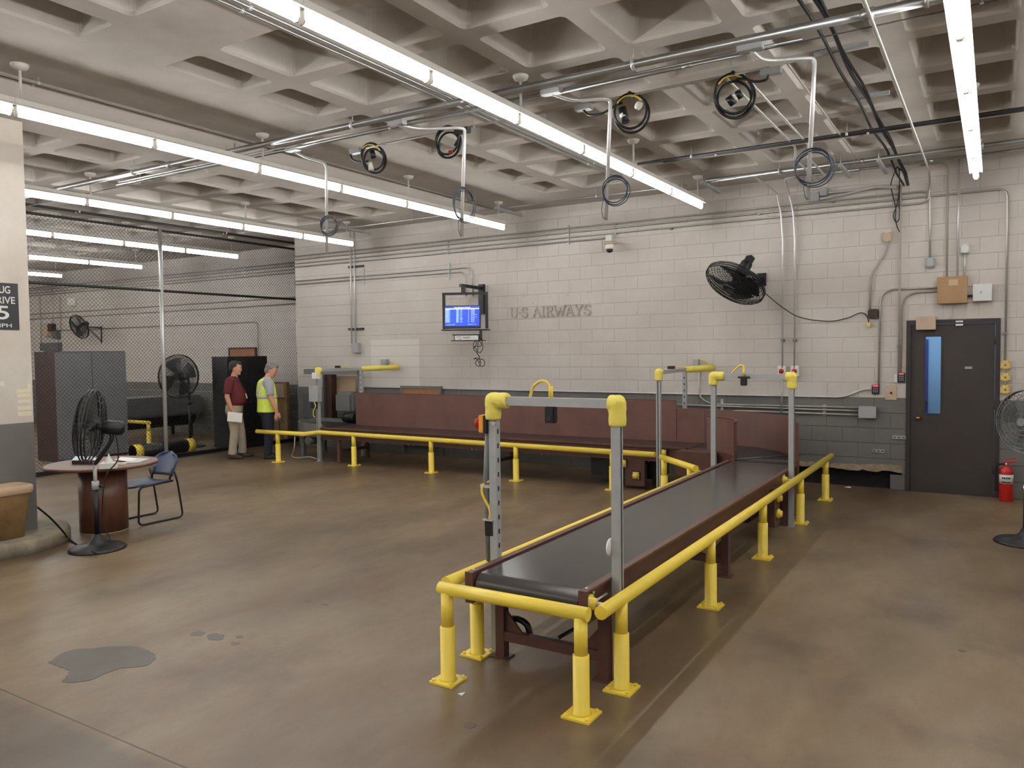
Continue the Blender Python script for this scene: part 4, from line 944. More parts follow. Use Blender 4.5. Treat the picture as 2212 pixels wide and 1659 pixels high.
# gantries across the wall conveyor, tied back to the wall with a foam-wrapped arm
def wall_gantry(lab, p0, p1, pw, eye, bx, cordpts):
    gz = 1.6
    t = thing('sensor_gantry', lab, 'gantry', (p0[0],p0[1],0), 'sensor gantries')
    strut_post(t, p0[0], p0[1], gz, (0,-1), groove=True); strut_post(t, p1[0], p1[1], gz, (0,-1))
    m = MB(); m.bar((p0[0],p0[1],gz),(p1[0],p1[1],gz),.05,.05); m.build('cross_beam','strut_grey',t)
    d = (Vector((p1[0],p1[1],0))-Vector((p0[0],p0[1],0))).normalized()
    foam(t, (p0[0],p0[1],gz), [((0,0,-1),.1),(tuple(d),.06)])
    m = MB(); a_, b_ = Vector((p1[0],p1[1],gz)), Vector(pw); m.tube([a_.lerp(b_,f) for f in (0,.2,.45,.7,1)],[.042,.046,.05,.047,.05],12); m.build('foam_arm','yellow_foam',t)
    q = a_.lerp(Vector((p0[0],p0[1],gz)), .55); m = MB(); m.box((q.x-.04,q.y-.04,gz+.03),(q.x+.05,q.y+.04,gz+.07),bev=.006); m.build('photo_eye','black_plastic',t)
    m = MB(); m.cyl((q.x-.045,q.y,gz+.05),(q.x-.039,q.y,gz+.05),.01,n=10); m.build('indicator_light','red_plastic',t)
    m = MB(); m.tube(spline([(q.x+.05,q.y,gz+.05),(q.x+.15,q.y+.06,gz+.055),(q.x+.22,q.y+.1,gz+.03)],6),.007,6); m.build('sensor_cable','cable_yellow',t)
    x0,y0,x1,y1 = bx; a_, b_ = ony(x0,y0), ony(x1,y1); t2 = thing('sensor_junction_box', 'grey wall box with a yellow cord beside the '+('fence-side' if p0[0] < -8 else 'corner')+' gantry arm', 'box', ((a_.x+b_.x)/2,YW,b_.z))
    m = MB(); m.box((a_.x,YW-.1,b_.z),(b_.x,YW-.001,a_.z),bev=.005); m.build('case','box_grey',t2)
    m = MB(); m.tube(spline([ony(x,y,YW-.09) for x,y in cordpts],8),.008,8); m.build('yellow_cord','cable_yellow',t2)
    return t
wall_gantry('gantry with a foam-wrapped arm over the corner end of the wall conveyor', (-3.617,9.4), (-3.75,10.76), (-3.52,11.33,1.615), None, (1501,776,1512,789), [(1512,777),(1524,780),(1534,789),(1532,794),(1524,792),(1521,788)])
wall_gantry('gantry with a foam-wrapped arm over the fence end of the wall conveyor', (-10.06,9.87), (-9.9,10.8), (-9.45,11.33,1.62), None, (829,776,841,787), [(841,781),(850,784),(852,792),(846,797),(848,790)])
G4 = bpy.data.objects['sensor_gantry.003']
a_ = ony(682,845,9.85); m = MB(); m.box((-10.22,9.8,1.05),(-10.0,9.9,1.33),bev=.004); m.build('control_box','box_grey',G4)
m = MB(); m.box((-10.2,9.82,.93),(-10.06,9.88,1.05)); m.build('cable_gland_box','black_plastic',G4)
m = MB(); m.lathe([(.03,0),(.034,.02),(.001,.03)],(-10.12,9.84,1.5),(-1,-.3,0),14); m.build('warning_button','red_plastic',G4)
m = MB(); m.box((-10.14,9.8,1.45),(-10.02,9.9,1.56),bev=.006); m.build('button_box','white_plastic',G4)
m = MB(); m.tube(spline([(-10.12,9.82,1.05),(-10.06,9.8,.98),(-10.1,9.79,.9),(-10.12,9.8,.82),(-10.08,9.8,.78)],6),.008,6); m.build('yellow_wire','cable_yellow',G4)

# ---------------------------------------------------------------- fence end of the wall conveyor: grey curved in-feed and hatch frame
t = thing('infeed_conveyor', 'grey rounded in-feed conveyor end beside the fence', 'conveyor', (-10.6,10.3,0))
A = [(-10.05,9.93)]+[(-10.35-.75*math.sin(PI*k/12), 10.68-.72*math.cos(PI*k/12)) for k in range(13)]+[(-10.05,11.38)]
A = [(x,min(y,10.95)) for x,y in A]
m = MB(); m.prism(A,.56,.585); m.build('belt','belt_dark',t)
m = MB(); P3 = [V3(x,y,.6) for x,y in A]
for p, r in zip(P3, P3[1:]): m.bar(p-Vector((0,0,.03)), r-Vector((0,0,.03)), .035, .16)
m.build('side_frame','grey_paint',t)
for x, y in ((-10.15,9.98),(-10.9,10.3),(-10.15,11.2)): m = MB(); m.box((x-.035,y-.035,0),(x+.035,y+.035,.56)); m.build('leg','grey_paint',t)
m = MB(); m.box((-10.55,9.98,.4),(-10.12,10.2,.56),bev=.02); m.build('drive_box','grey_metal',t)
m = MB(); m.cyl((-10.45,9.96,.33),(-10.45,10.25,.33),.07,n=16); m.build('motor','grey_metal',t)
m = MB(); m.tube(spline([(-10.75,9.95,.4),(-10.72,9.9,.2),(-10.78,9.9,.05),(-10.6,9.88,.03),(-10.35,9.9,.06),(-10.2,9.95,.02)],8),.011,8); m.build('flex_conduit','conduit_steel',t)
t = thing('hatch_frame', 'grey framed baggage hatch with dark posts at the fence end of the wall', 'hatch', (-10.9,11.2,0))
a_, b_ = ony(660,797,11.1), ony(775,809,11.1); m = MB(); m.box((a_.x,11.05,b_.z),(b_.x,11.15,a_.z)); m.build('header','grey_paint',t)
x0, x1 = ony(706,850,11.12).x, ony(721,850,11.12).x; m = MB(); m.box((x0,11.06,.6),(x1,11.2,b_.z)); m.build('dark_jamb','dark_red_panel',t)
x0, x1 = ony(777,850,11.12).x, ony(783,850,11.12).x; m = MB(); m.box((x0,11.06,.6),(x1,11.14,b_.z)); m.build('jamb','grey_paint',t)
x0 = ony(703,850,11.05).x; m = MB(); m.box((x0-.03,11.0,.0),(x0,11.06,b_.z)); m.build('edge_angle','steel_dull',t)
a_, b_ = ony(722,812,11.3), ony(768,850,11.3); m = MB(); m.box((a_.x,11.3,b_.z),(b_.x,11.33,a_.z)); m.build('pale_board','bin_liner',t)
a_, b_ = ony(733,846,11.0), ony(772,893,11.0); m = MB(); m.box((a_.x,10.85,b_.z),(b_.x,11.25,a_.z),bev=.05); m.build('motor_housing','grey_paint',t)
a_ = ony(757,902,10.9); m = MB(); m.cyl((a_.x-.14,10.9,a_.z),(a_.x+.14,10.9,a_.z),.09,n=18); m.build('drum','black_metal',t)
a_, b_ = ony(655,850,11.38), ony(700,905,11.38); m = MB(); m.box((a_.x,11.37,b_.z),(b_.x,11.4,a_.z)); m.build('metal_panel','grey_metal',t)
for x_, y0_, lab in ((870,836,'upper'),):
    a_, b_ = ony(868,833,YW-.01), ony(956,858,YW-.01); t = thing('framed_board', 'orange-brown board in a grey frame behind the wall conveyor', 'board', ((a_.x+b_.x)/2,YW-.05,0))
    m = MB(); m.box((a_.x+.05,YW-.05,.2),(b_.x-.05,YW-.02,a_.z-.05)); m.build('board','orange_board',t)
    m = MB(); m.box((a_.x,YW-.06,.0),(a_.x+.05,YW-.01,a_.z)); m.box((b_.x-.05,YW-.06,.0),(b_.x,YW-.01,a_.z)); m.box((a_.x+.05,YW-.06,a_.z-.05),(b_.x-.05,YW-.01,a_.z)); m.build('frame','grey_paint',t)
# ================================================================ fans
def fan_head(t, c, ax, R, depth, blades=4, mname='black_metal', nrad=44, rings=6, blade_m='steel_dull', hub_m=None, motor=True):
    c = Vector(c); ax = Vector(ax).normalized(); up = Vector((0,0,1)); x = ax.cross(up).normalized(); y = x.cross(ax)
    def ringpts(r, h, n=40): return [c+ax*h+(x*math.cos(2*PI*k/n)+y*math.sin(2*PI*k/n))*r for k in range(n)]
    def guard(name, s):
        m = MB()
        for j in range(rings):
            f = (j+1)/rings; r = R*(.12+.88*f); h = s*depth*.5*math.sqrt(max(0,1-(f*.92)**2))*1.0 if j < rings-1 else s*depth*.12
            m.tube(ringpts(r,h), .0035 if j < rings-1 else .007, 4, closed=True)
        for k in range(nrad):
            a = 2*PI*k/nrad; d = x*math.cos(a)+y*math.sin(a); pts = []
            for j in range(5):
                f = .12+.88*j/4; pts.append(c+d*R*f+ax*(s*depth*.5*math.sqrt(max(0,1-(f*.93)**2)) if j < 4 else s*depth*.12))
            m.tube(pts, .0022, 3, caps=False)
        m.lathe([(R*.13,0),(R*.13,s*.008)], c+ax*s*depth*.5, ax, 16)
        return m.build(name, mname, t)
    guard('front_guard', 1); guard('rear_guard', -1)
    m = MB(); m.tube(ringpts(R,0), .009, 6, closed=True); m.build('guard_band', mname, t)
    for b in range(blades):
        a0 = 2*PI*b/blades+.4; vs = []; fs = []; nu, nv = 6, 5
        for i in range(nu):
            r = R*(.12+.74*i/(nu-1)); w_ = .55+.25*math.sin(PI*i/(nu-1)*.8)
            for j in range(nv):
                a = a0+(j/(nv-1)-.5)*w_*1.3; h = (j/(nv-1)-.5)*depth*.42*(1.15-.5*i/(nu-1))
                vs.append(c+(x*math.cos(a)+y*math.sin(a))*r+ax*h)
        for i in range(nu-1):
            for j in range(nv-1): fs.append((i*nv+j,i*nv+j+1,(i+1)*nv+j+1,(i+1)*nv+j))
        m = MB(); m.add(vs,fs,True); m.add([v+ax*.002 for v in vs],[tuple(reversed(f)) for f in fs],True); m.build('blade',blade_m,t)
    m = MB(); m.lathe([(.001,-.05),(R*.14,-.045),(R*.14,.04),(R*.1,.055),(.001,.06)], c, ax, 18); m.build('hub', hub_m or mname, t)
    if motor: m = MB(); m.lathe([(.001,-depth*.5-.19),(.055,-depth*.5-.185),(.07,-depth*.5-.16),(.07,-depth*.5-.03),(.05,-depth*.5+.01),(.02,-.02)], c, ax, 18); m.build('motor', mname, t)
def pedestal(t, x, y, ztop, rb=.26, mname='black_metal', upper='strut_grey', zj=.62):
    m = MB(); m.lathe([(rb,0),(rb,.012),(rb*.92,.03),(.1,.05),(.06,.09),(.032,.15)],(x,y,0),n=32); m.build('base',mname,t)
    m = MB(); m.cyl((x,y,.14),(x,y,zj),.026,n=16); m.build('lower_pole',mname,t)
    m = MB(); m.cyl((x,y,zj-.03),(x,y,ztop),.018,n=14); m.build('upper_pole',upper,t)
    m = MB(); m.lathe([(.034,zj-.03),(.034,zj+.05),(.02,zj+.055)],(x,y,0),n=16); k = m.build('collar',upper,t)
    m = MB(); m.cyl((x+.03,y+.02,zj),(x+.075,y+.05,zj),.012,n=10); m.build('clamp_knob','black_plastic',k)
CRh = Vector((CR.x,CR.y,0)).normalized(); CFh = Vector((CF.x,CF.y,0)).normalized()
def sight(x, y):
    v = Vector((x,y,0)).normalized(); return v, Vector((v.y,-v.x,0))     # horizontal line of sight and its right-hand side
fb = (-7.5,4.36)
t = thing('pedestal_fan', 'black pedestal fan with a round base in front of the round table', 'fan', (fb[0],fb[1],0), 'fans')
pedestal(t, fb[0], fb[1], .86)
vv, rt = sight(*fb); ax = (-rt*.97+vv*.2+Vector((0,0,.12))); fc = Vector((fb[0],fb[1],1.215))-rt*.03
fan_head(t, fc, ax, .35, .24)
m = MB(); a_ = fc-Vector(ax).normalized()*.17; m.tube(spline([(fb[0],fb[1],.84),Vector((fb[0],fb[1],.9))+CRh*.05,a_+Vector((0,0,-.12))+CRh*.02,a_],6),.02,10); m.build('yoke','black_metal',t)
m = MB(); m.tube(spline([a_+CRh*.05, a_+CRh*.08+Vector((0,0,-.3)), Vector((fb[0],fb[1],.7))+CRh*.1, Vector((fb[0],fb[1],.3))+CRh*.06, Vector((fb[0],fb[1],.06))+CRh*.13, Vector((fb[0],fb[1],.045))+CRh*.1-CFh*.14],8),.006,6); m.build('power_lead','black_wire',t)
q = [onz(x,y,z) for x,y,z in [(213,1197,.04),(195,1188,.03),(170,1178,.012),(150,1166,.012)]]+[onz(145,1160,.05),onz(136,1148,.17),onz(110,1120,.35),onz(80,1095,.5)]
m = MB(); m.tube(spline(q,8),.009,8); tag(m.build('extension_cord','black_wire'),'black cord running from the fan base up to the column','cord')
fr_ = (.27,8.9)
t = thing('pedestal_fan', 'pedestal fan with a red hub standing beside the fire extinguisher', 'fan', (fr_[0],fr_[1],0), 'fans')
pedestal(t, fr_[0], fr_[1], .95, rb=.27, upper='chrome', zj=.5)
axr = Vector((-.6,-.8,.02))
fan_head(t, (fr_[0],fr_[1]-.08,1.17), axr, .3, .18, 3, 'steel_dull', hub_m='red_plastic', blade_m='steel_dull')
m = MB(); m.tube([(fr_[0],fr_[1],.93),(fr_[0],fr_[1]+.1,1.05),(fr_[0],fr_[1]+.06,1.17)],.02,10); m.build('yoke','black_metal',t)
# wall fan
t = thing('wall_fan', 'black wall fan tilted down on a bracket right of the lettering', 'fan', (-3.0,10.9,2.5), 'fans')
wc_ = ony(1588,612,10.75); vv, rt = sight(-3.0,10.75); axw = (-rt*.45-vv*.40+Vector((0,0,-.8))).normalized()
fan_head(t, wc_, axw, .42, .26, 4, 'black_metal', nrad=90, rings=11, blade_m='black_metal', motor=False)
m = MB(); m.lathe([(.001,-.36),(.075,-.355),(.08,-.34),(.08,-.14),(.05,-.1)], wc_, axw, 18); m.build('motor','black_metal',t)
b2 = wc_-axw*.36; m = MB(); M_ = Matrix.Translation(b2) @ axw.to_track_quat('-Z','Y').to_matrix().to_4x4(); m.box((-.05,-.04,.0),(.05,.04,.1),M_); m.build('control_box','black_metal',t)
mt = ony(1646,604,YW); m = MB(); m.tube([wc_-axw*.16, wc_-axw*.16+Vector((.1,.2,.02)), (mt.x,YW-.03,mt.z)],.024,10); m.build('wall_arm','black_metal',t)
m = MB(); m.box((mt.x-.06,YW-.03,mt.z-.09),(mt.x+.06,YW-.001,mt.z+.09)); m.build('wall_plate','black_metal',t)
P3 = [ony(1649,630,11.1),ony(1690,664,11.25),ony(1730,686,YW-.1),ony(1790,694,YW-.05),ony(1830,687,YW-.03),ony(1858,676,YW-.03),ony(1872,682,YW-.03),ony(1877,698,YW-.03)]
t = thing('fan_power_cord', 'thin dark cord sagging along the wall from the tilted fan', 'cord', P3[-1]); m = MB(); m.tube(spline(P3,8),.0065,6); m.build('cord','black_wire',t)
m = MB(); p = P3[-1]; m.box((p.x-.025,YW-.06,p.z-.05),(p.x+.02,YW-.015,p.z+.01),bev=.006); m.build('plug','box_yellow',t)

# ================================================================ television on its bracket
aY = math.radians(26)
def tvM(ox, oy, oz, pitch=0): return Matrix.Translation((ox,oy,oz)) @ Matrix.Rotation(aY,4,'Z') @ Matrix.Rotation(pitch,4,'X')
# local: x right along the screen, y away from the viewer, z up
fc_ = ony(1005,671,10.85); M0 = tvM(fc_.x,fc_.y,fc_.z)
t = thing('tv_bracket', 'black steel wall bracket frame holding the television and computer', 'bracket', (fc_.x,YW,fc_.z-.5))
m = MB(); W2, H2 = .385, .305
for lo, hi in (((-W2,-.02,-H2),(-W2+.045,.03,H2)),((W2-.045,-.02,-H2),(W2,.03,H2)),((-W2+.045,-.02,H2-.04),(W2-.045,.03,H2))): m.box(lo,hi,M0)
m.build('hanging_frame','black_metal',t)
m = MB(); m.box((-.38,-.16,-H2-.03),(.4,.16,-H2-.012),M0); m.build('tv_shelf','black_metal',t)
m = MB(); m.box((-.2,-.14,-H2-.11),(.26,.16,-H2-.095),M0); m.box((-.22,-.18,-H2-.205),(.32,.18,-H2-.193),M0); m.build('computer_shelf','black_metal',t)
m = MB(); m.box((-.175,-.13,-H2-.195),(-.165,.12,-H2-.1),M0); m.box((.255,-.13,-H2-.195),(.265,.12,-H2-.03),M0); m.build('shelf_hanger','black_metal',t)
m = MB(); m.box((-.06,-.03,H2-.03),(-.0,.03,H2+.12),M0); m.build('swivel_post','black_metal',t)
mp = ony(1043,622,YW); pa = M0 @ Vector((-.05,0,H2+.12)); m = MB(); m.bar(pa-Vector((.03,0,0)), (mp.x,YW-.05,pa.z-.02), .06,.05); m.build('swing_arm','black_metal',t)
m = MB(); m.box((mp.x-.05,YW-.07,mp.z-.45),(mp.x+.05,YW-.0005,mp.z+.06)); m.build('wall_channel','black_metal',t)
t = thing('television', 'flat television showing a blue flight list on the wall bracket', 'television', (M0 @ Vector((0,-.03,-H2))))
M1 = tvM(*(M0 @ Vector((-.045,-.06,-.095))), pitch=math.radians(-9))
m = MB(); m.box((-.315,-.0,-.205),(.315,.045,.185),M1,bev=.008); m.build('bezel','black_plastic',t)
m = MB(); m.box((-.1,.04,-.16),(.1,.09,.14),M1); m.build('rear_housing','black_plastic',t)
mat('screen_blue','#0b3fd8',.3,emit=1.05); mat('screen_text','#dfe8ff',.3,emit=1.2); mat('screen_mid','#4f80f0',.3,emit=1.0)
m = MB(); m.box((-.29,-.004,-.165),(.29,.0,.165),M1); scr = m.build('screen','screen_blue',t)
def screen_text(body, size, x, z, mname='screen_text', align='LEFT'):
    vs, fs = text_mesh(body, size, align=align); m = MB(); m.add([(v.x+x,-.0052,v.y+z) for v in vs], fs, False, 0, M1)
    if fs: m.build('screen_lettering', mname, scr)
screen_text('USAir BAGGAGE MAKEUP', .024, 0, .14, align='CENTER')
m = MB(); m.box((-.285,-.0048,.118),(.285,-.0041,.133),M1); m.build('header_bar','screen_text',scr)
random.seed(5)
cities = ['BOS','DCA','PHL','CLT','LGA','PIT','RDU','ORD','DFW','ATL','MCO']
for r in range(11):
    z = .1-.0205*r
    for lo, hi in ((-.285,-.2),(-.1,-.05)): m = MB(); m.box((lo,-.0046,z-.002),(hi,-.0041,z+.015),M1); m.build('cell','screen_mid',scr)
    screen_text('%d:%02d AM'%(6+r//2, (r*13)%60), .0165, -.283, z); screen_text('%d'%(1020+r*137), .0165, -.098, z); screen_text(cities[r], .0165, -.03, z)
    screen_text('%d'%(10+r), .0165, .1, z); screen_text(['Departed','Boarding','On Time','Now 9:20 AM'][0 if r < 3 else (3 if r in (4,6) else 2)], .0165, .15, z)
screen_text('Thursday, July 10 2014', .0165, -.27, -.148); screen_text('NOW  EDT  9:17 am', .0165, .1, -.148)
random.seed(11)
t = thing('desktop_computer', 'beige flat desktop computer on the shelf under the television', 'computer', (M0 @ Vector((0,0,-H2-.193))))
m = MB(); m.box((-.16,-.15,-H2-.192),(.235,.14,-H2-.115),M0,bev=.004); m.build('case','box_white',t)
m = MB(); m.box((-.13,-.152,-H2-.145),(-.05,-.149,-H2-.13),M0); m.build('drive_slot','box_grey',t)
m = MB(); m.box((-.08,-.153,-H2-.182),(-.055,-.149,-H2-.172),M0); m.build('power_button','black_plastic',t)
m = MB(); m.box((-.02,-.152,-H2-.165),(.1,-.149,-H2-.135),M0); m.build('disc_drive','box_grey',t)
t = thing('cord_tangle', 'tangle of black cords hanging below the television shelf', 'cord', ony(1035,790,10.95))
for pts in [[(1030,729),(1028,745),(1024,752),(1023,741),(1031,735),(1040,742),(1043,752),(1036,762),(1026,752)],[(1033,729),(1032,750),(1031,762),(1036,772),(1036,782),(1028,775),(1023,776),(1030,773),(1037,778),(1037,790),(1030,790),(1027,783),(1033,776),(1045,778),(1046,789),(1038,791),(1034,782)],[(1039,729),(1042,737),(1038,748),(1026,748),(1023,755),(1030,762),(1036,773)]]:
    m = MB(); m.tube(spline([ony(x,y,10.95) for x,y in pts],6),.006,6); m.build('cord','black_wire',t)

# ================================================================ fire extinguisher
ex, ey = .13, 11.22
t = thing('fire_extinguisher', 'red fire extinguisher standing on the floor by the door', 'fire extinguisher', (ex,ey,0))
m = MB(); m.lathe([(.07,0),(.075,.01),(.075,.34),(.068,.385),(.04,.42),(.024,.43)],(ex,ey,0),n=24); cy_ = m.build('cylinder','red_paint',t)
m = MB(); m.lathe([(.0756,.215),(.0756,.325)],(ex,ey,0),n=24); m.build('label','box_white',cy_)
for zz_, hh in ((.235,.02),(.285,.028)):
    for k in range(5): a = math.atan2(-ey,-ex)+(-.5+k*.25); p = Vector((ex+.0762*math.cos(a),ey+.0762*math.sin(a),zz_)); m = MB(); m.ball(p,.008,.008,hh/2,6,4); m.build('label_print','black_plastic',cy_)
m = MB(); m.cyl((ex,ey,.42),(ex,ey,.465),.018,n=12); m.build('valve','chrome',t)
m = MB(); m.bar((ex-.03,ey,.465),(ex+.1,ey-.03,.485),.02,.014); m.bar((ex-.02,ey,.49),(ex+.1,ey-.03,.53),.02,.012); m.build('handle','red_paint',t)
m = MB(); m.tube(spline([(ex-.02,ey,.45),(ex-.1,ey-.02,.43),(ex-.105,ey-.02,.3),(ex-.095,ey-.02,.12)],8),.011,8); m.build('hose','black_rubber',t)

# ================================================================ column sign, bin
t = thing('speed_sign', 'black speed sign with white capitals on the painted column', 'sign', (cx1,3.99,2.166))
m = MB(); m.box((cx1+.0,3.815,2.166),(cx1+.006,4.115,2.627)); m.build('plate','sign_black',t)
for body, z0_, z1_, w_ in [('TUG',618,634,.15),('DRIVE',641,656,.236),('5',661,690,.115),('MPH',699,707,.156)]:
    za, zb = onx(15,z1_,cx1+.006).z, onx(15,z0_,cx1+.006).z
    vs, fs = text_mesh(body, 1.0, True); lo = min(v.x for v in vs); hi = max(v.x for v in vs); l2 = min(v.y for v in vs); h2 = max(v.y for v in vs)
    m = MB(); m.add([(cx1+.0068, 3.965+((v.x-lo)/(hi-lo)-.5)*w_, za+(v.y-l2)/(h2-l2)*(zb-za)) for v in vs], fs); m.build('lettering','sign_white',t)
t = thing('rubbish_bin', 'tapered brown bin with a tan liner on the column plinth', 'bin', (-8.17,3.75,.14))
def rr(x0,x1,y0,y1,r,z): return rrect(x0,x1,y0,y1,0,r,z)
L = [rr(-8.28,-8.06,3.42,3.98,.05,.141), rr(-8.30,-8.02,3.38,4.03,.06,.6)]
def loftrings(L, cap0=True, cap1=False, smooth=True):
    m = MB(); n = len(L[0]); vs = [p for l in L for p in l]; fs = [(a*n+k,a*n+(k+1)%n,(a+1)*n+(k+1)%n,(a+1)*n+k) for a in range(len(L)-1) for k in range(n)]
    m.add(vs,fs,smooth)
    if cap0: m.add(L[0],[tuple(range(n-1,-1,-1))])
    if cap1: m.add(L[-1],[tuple(range(n))])
    return m
loftrings(L).build('body','bin_side',t)
L = [rr(-8.31,-8.005,3.365,4.045,.06,.575), rr(-8.315,-7.995,3.36,4.05,.06,.60), rr(-8.315,-7.995,3.36,4.05,.06,.645), rr(-8.3,-8.01,3.375,4.035,.06,.655), rr(-8.28,-8.03,3.4,4.0,.06,.62)]
loftrings(L, False, True).build('liner_rim','bin_liner',t)
# ================================================================ round table with papers
tc = (-8.25,4.88); TZ = .74
t = thing('round_table', 'round laminate table on a drum base beside the column', 'table', (tc[0],tc[1],0))
m = MB(); m.lathe([(.001,TZ-.032),(.54,TZ-.032),(.555,TZ-.025),(.555,TZ-.008),(.548,TZ),(.001,TZ)],(tc[0],tc[1],0),n=56,smooth=False); m.build('tabletop','laminate_top',t)
m = MB(); m.lathe([(.556,TZ-.027),(.556,TZ-.006)],(tc[0],tc[1],0),n=56); m.build('edge_band','laminate_wood',t)
m = MB(); m.lathe([(.24,0.012),(.24,TZ-.032)],(tc[0],tc[1],0),n=40); m.build('drum_base','laminate_wood',t)
m = MB(); m.lathe([(.235,0),(.235,.014)],(tc[0],tc[1],0),n=40); m.build('bottom_rim','bin_liner',t)
def flat(px, h, name, label, mname, cat, z=TZ, n=None):
    q = [onz(x,y,z+h) for x,y in px]; m = MB(); m.prism([(p.x,p.y) for p in q],z+.0005,z+h); return tag(m.build(name,mname),label,cat,n)
k = 440/2212
t = thing('ring_binder', 'dark binder with a pale cover lying on the round table', 'binder', onz(180,995,TZ))
q = [onz(x,y,TZ+.045) for x,y in [(155,994),(207,994),(207,985.5),(163,985.5)]]
m = MB(); m.prism([(p.x,p.y) for p in q],TZ+.001,TZ+.04); m.build('spine_block','dark_red_panel',t)
m = MB(); m.prism([(p.x,p.y) for p in q],TZ+.04,TZ+.046); mat('pale_blue','#b9ccd4',.5); m.build('cover','pale_blue',t)
t = thing('tissue_box', 'white tissue box with a tissue standing up on the round table', 'tissue box', onz(233,1005,TZ))
q = [onz(x,y,TZ+.08) for x,y in [(214,997),(250,995.5),(254,992),(222,992)]]; m = MB(); m.prism([(p.x,p.y) for p in q],TZ+.001,TZ+.055); m.build('carton','paper',t)
c = sum(q, Vector())/4; m = MB(); m.lathe([(.05,.05),(.03,.085),(.012,.12),(.002,.15)],(c.x,c.y,TZ),n=7,smooth=False); m.build('tissue','paper',t)
flat([(247,993),(285,997),(300,990),(262,987)],.004,'paper_sheet','loose white paper beside the tissue box on the round table','paper','paper',z=TZ+.0085)
flat([(262,1000),(300,998),(322,991),(300,989)],.008,'newspaper','folded newspaper on the round table edge by the chair','sign_white','newspaper')
flat([(250,1003),(268,1004),(276,999),(256,998.5)],.006,'notebook','brown notebook next to the tissue box','box_beige','notebook')
# ================================================================ chair
t = thing('stacking_chair', 'blue plastic sled-base chair pulled up to the round table', 'chair', (-8.28,5.48,0))
cxm, cyf, cyb = -8.3, 5.16, 5.72
for s in (-1,1):
    x = cxm+s*.235; P3 = [(x,cyb-.1,.56),(x,cyb-.06,.43),(x,cyb+.0,.012),(x,cyf,.012),(x,cyf+.02,.43),(x,cyb-.12,.45)]
    m = MB(); m.tube(fillet([Vector(p) for p in P3],.06,6),.0115,10); m.build('sled_leg','black_metal',t)
vs = []; fs = []
for i in range(9):
    for j in range(9):
        u, v = i/8, j/8; x = cxm+(u-.5)*.46; y = cyf-.03+v*.46; z = .455-.02*math.sin(PI*u)+.012*(2*v-1)**2-.03*max(0,.25-v)*4*.6; vs.append(Vector((x,y,z)))
for i in range(8):
    for j in range(8): fs.append((i*9+j,(i+1)*9+j,(i+1)*9+j+1,i*9+j+1))
m = MB(); m.add(vs,fs,True); o = m.build('seat','blue_plastic',t); md = o.modifiers.new('thick','SOLIDIFY'); md.thickness = .018
vs = []; fs = []
for i in range(11):
    for j in range(9):
        u, v = i/10*2-1, j/8; wv = .225*math.sqrt(max(.05,1-(max(0,v-.55)/.47)**2.4)) if v > .55 else .225-.03*(1-v)*.8
        x = cxm+u*wv; z = .49+v*.27; y = cyb-.1+.1*v-.05*(1-u*u)*-.8; vs.append(Vector((x,y+.0,z)))
for i in range(10):
    for j in range(8): fs.append((i*9+j,(i+1)*9+j,(i+1)*9+j+1,i*9+j+1))
m = MB(); m.add(vs,fs,True); o = m.build('backrest','blue_plastic',t); md = o.modifiers.new('thick','SOLIDIFY'); md.thickness = .016
for s in (-1,1): m = MB(); m.tube([(cxm+s*.17,cyb-.12,.45),(cxm+s*.17,cyb-.075,.58)],.012,8); m.build('back_support','black_metal',t)

# ================================================================ chain link fence
t = thing('chain_link_fence', 'tall chain-link fence with galvanised posts closing off the side bay', 'fence', (XF,8.83,0))
FY0, FY1, FZ = 3.2, 12.08, 4.2
for y, r, mn in ((8.83,.035,'galvanised'),(12.08,.04,'galvanised'),(3.3,.035,'galvanised')): m = MB(); m.cyl((XF+.02,y,0),(XF+.02,y,FZ),r,n=14); m.build('post',mn,t)
m = MB(); m.tube([(XF+.02,FY0,3.06),(XF+.02,FY1,3.06)],.024,10); m.build('middle_rail','dark_steel',t)
m = MB(); m.tube([(XF+.02,FY0,4.14),(XF+.02,FY1,4.14)],.022,10); m.build('top_rail','dark_steel',t)
m = MB(); m.box((XF-.03,FY0,0),(XF+.05,FY1,.07)); m.build('bottom_rail','black_metal',t)
for z in (.5,1.2,1.9,2.6,3.4,4.0):
    m = MB(); m.lathe([(.044,z-.012),(.044,z+.012)],(XF+.02,12.08,0),n=12); m.build('tension_band','dark_steel',t)
px_, pz_ = .034, .034; nw = int((FY1-FY0)/px_)-1; nz = int((FZ-.07)/pz_)
wv, wf = [], []; r = .0036
for i in range(nw+1):
    base = len(wv)
    for j in range(nz+1):
        yy = FY0+px_*(i+((j+i) % 2)); z = .07+j*pz_; xo = XF+(.004 if (j+i) % 2 else -.004)
        wv += [Vector((xo+r,yy,z)),Vector((xo-r*.5,yy-r*.87,z)),Vector((xo-r*.5,yy+r*.87,z))]
    for j in range(nz):
        for k2 in range(3): a_ = base+j*3+k2; b2 = base+j*3+(k2+1)%3; wf.append((a_,b2,b2+3,a_+3))
me = bpy.data.meshes.new('chain_link_mesh'); loc = world(t); me.from_pydata([p-loc for p in wv],[],wf); me.materials.append(MATS['black_wire']); o = bpy.data.objects.new('chain_link_mesh',me); COL.objects.link(o); o.parent = t; o['kind'] = 'stuff'

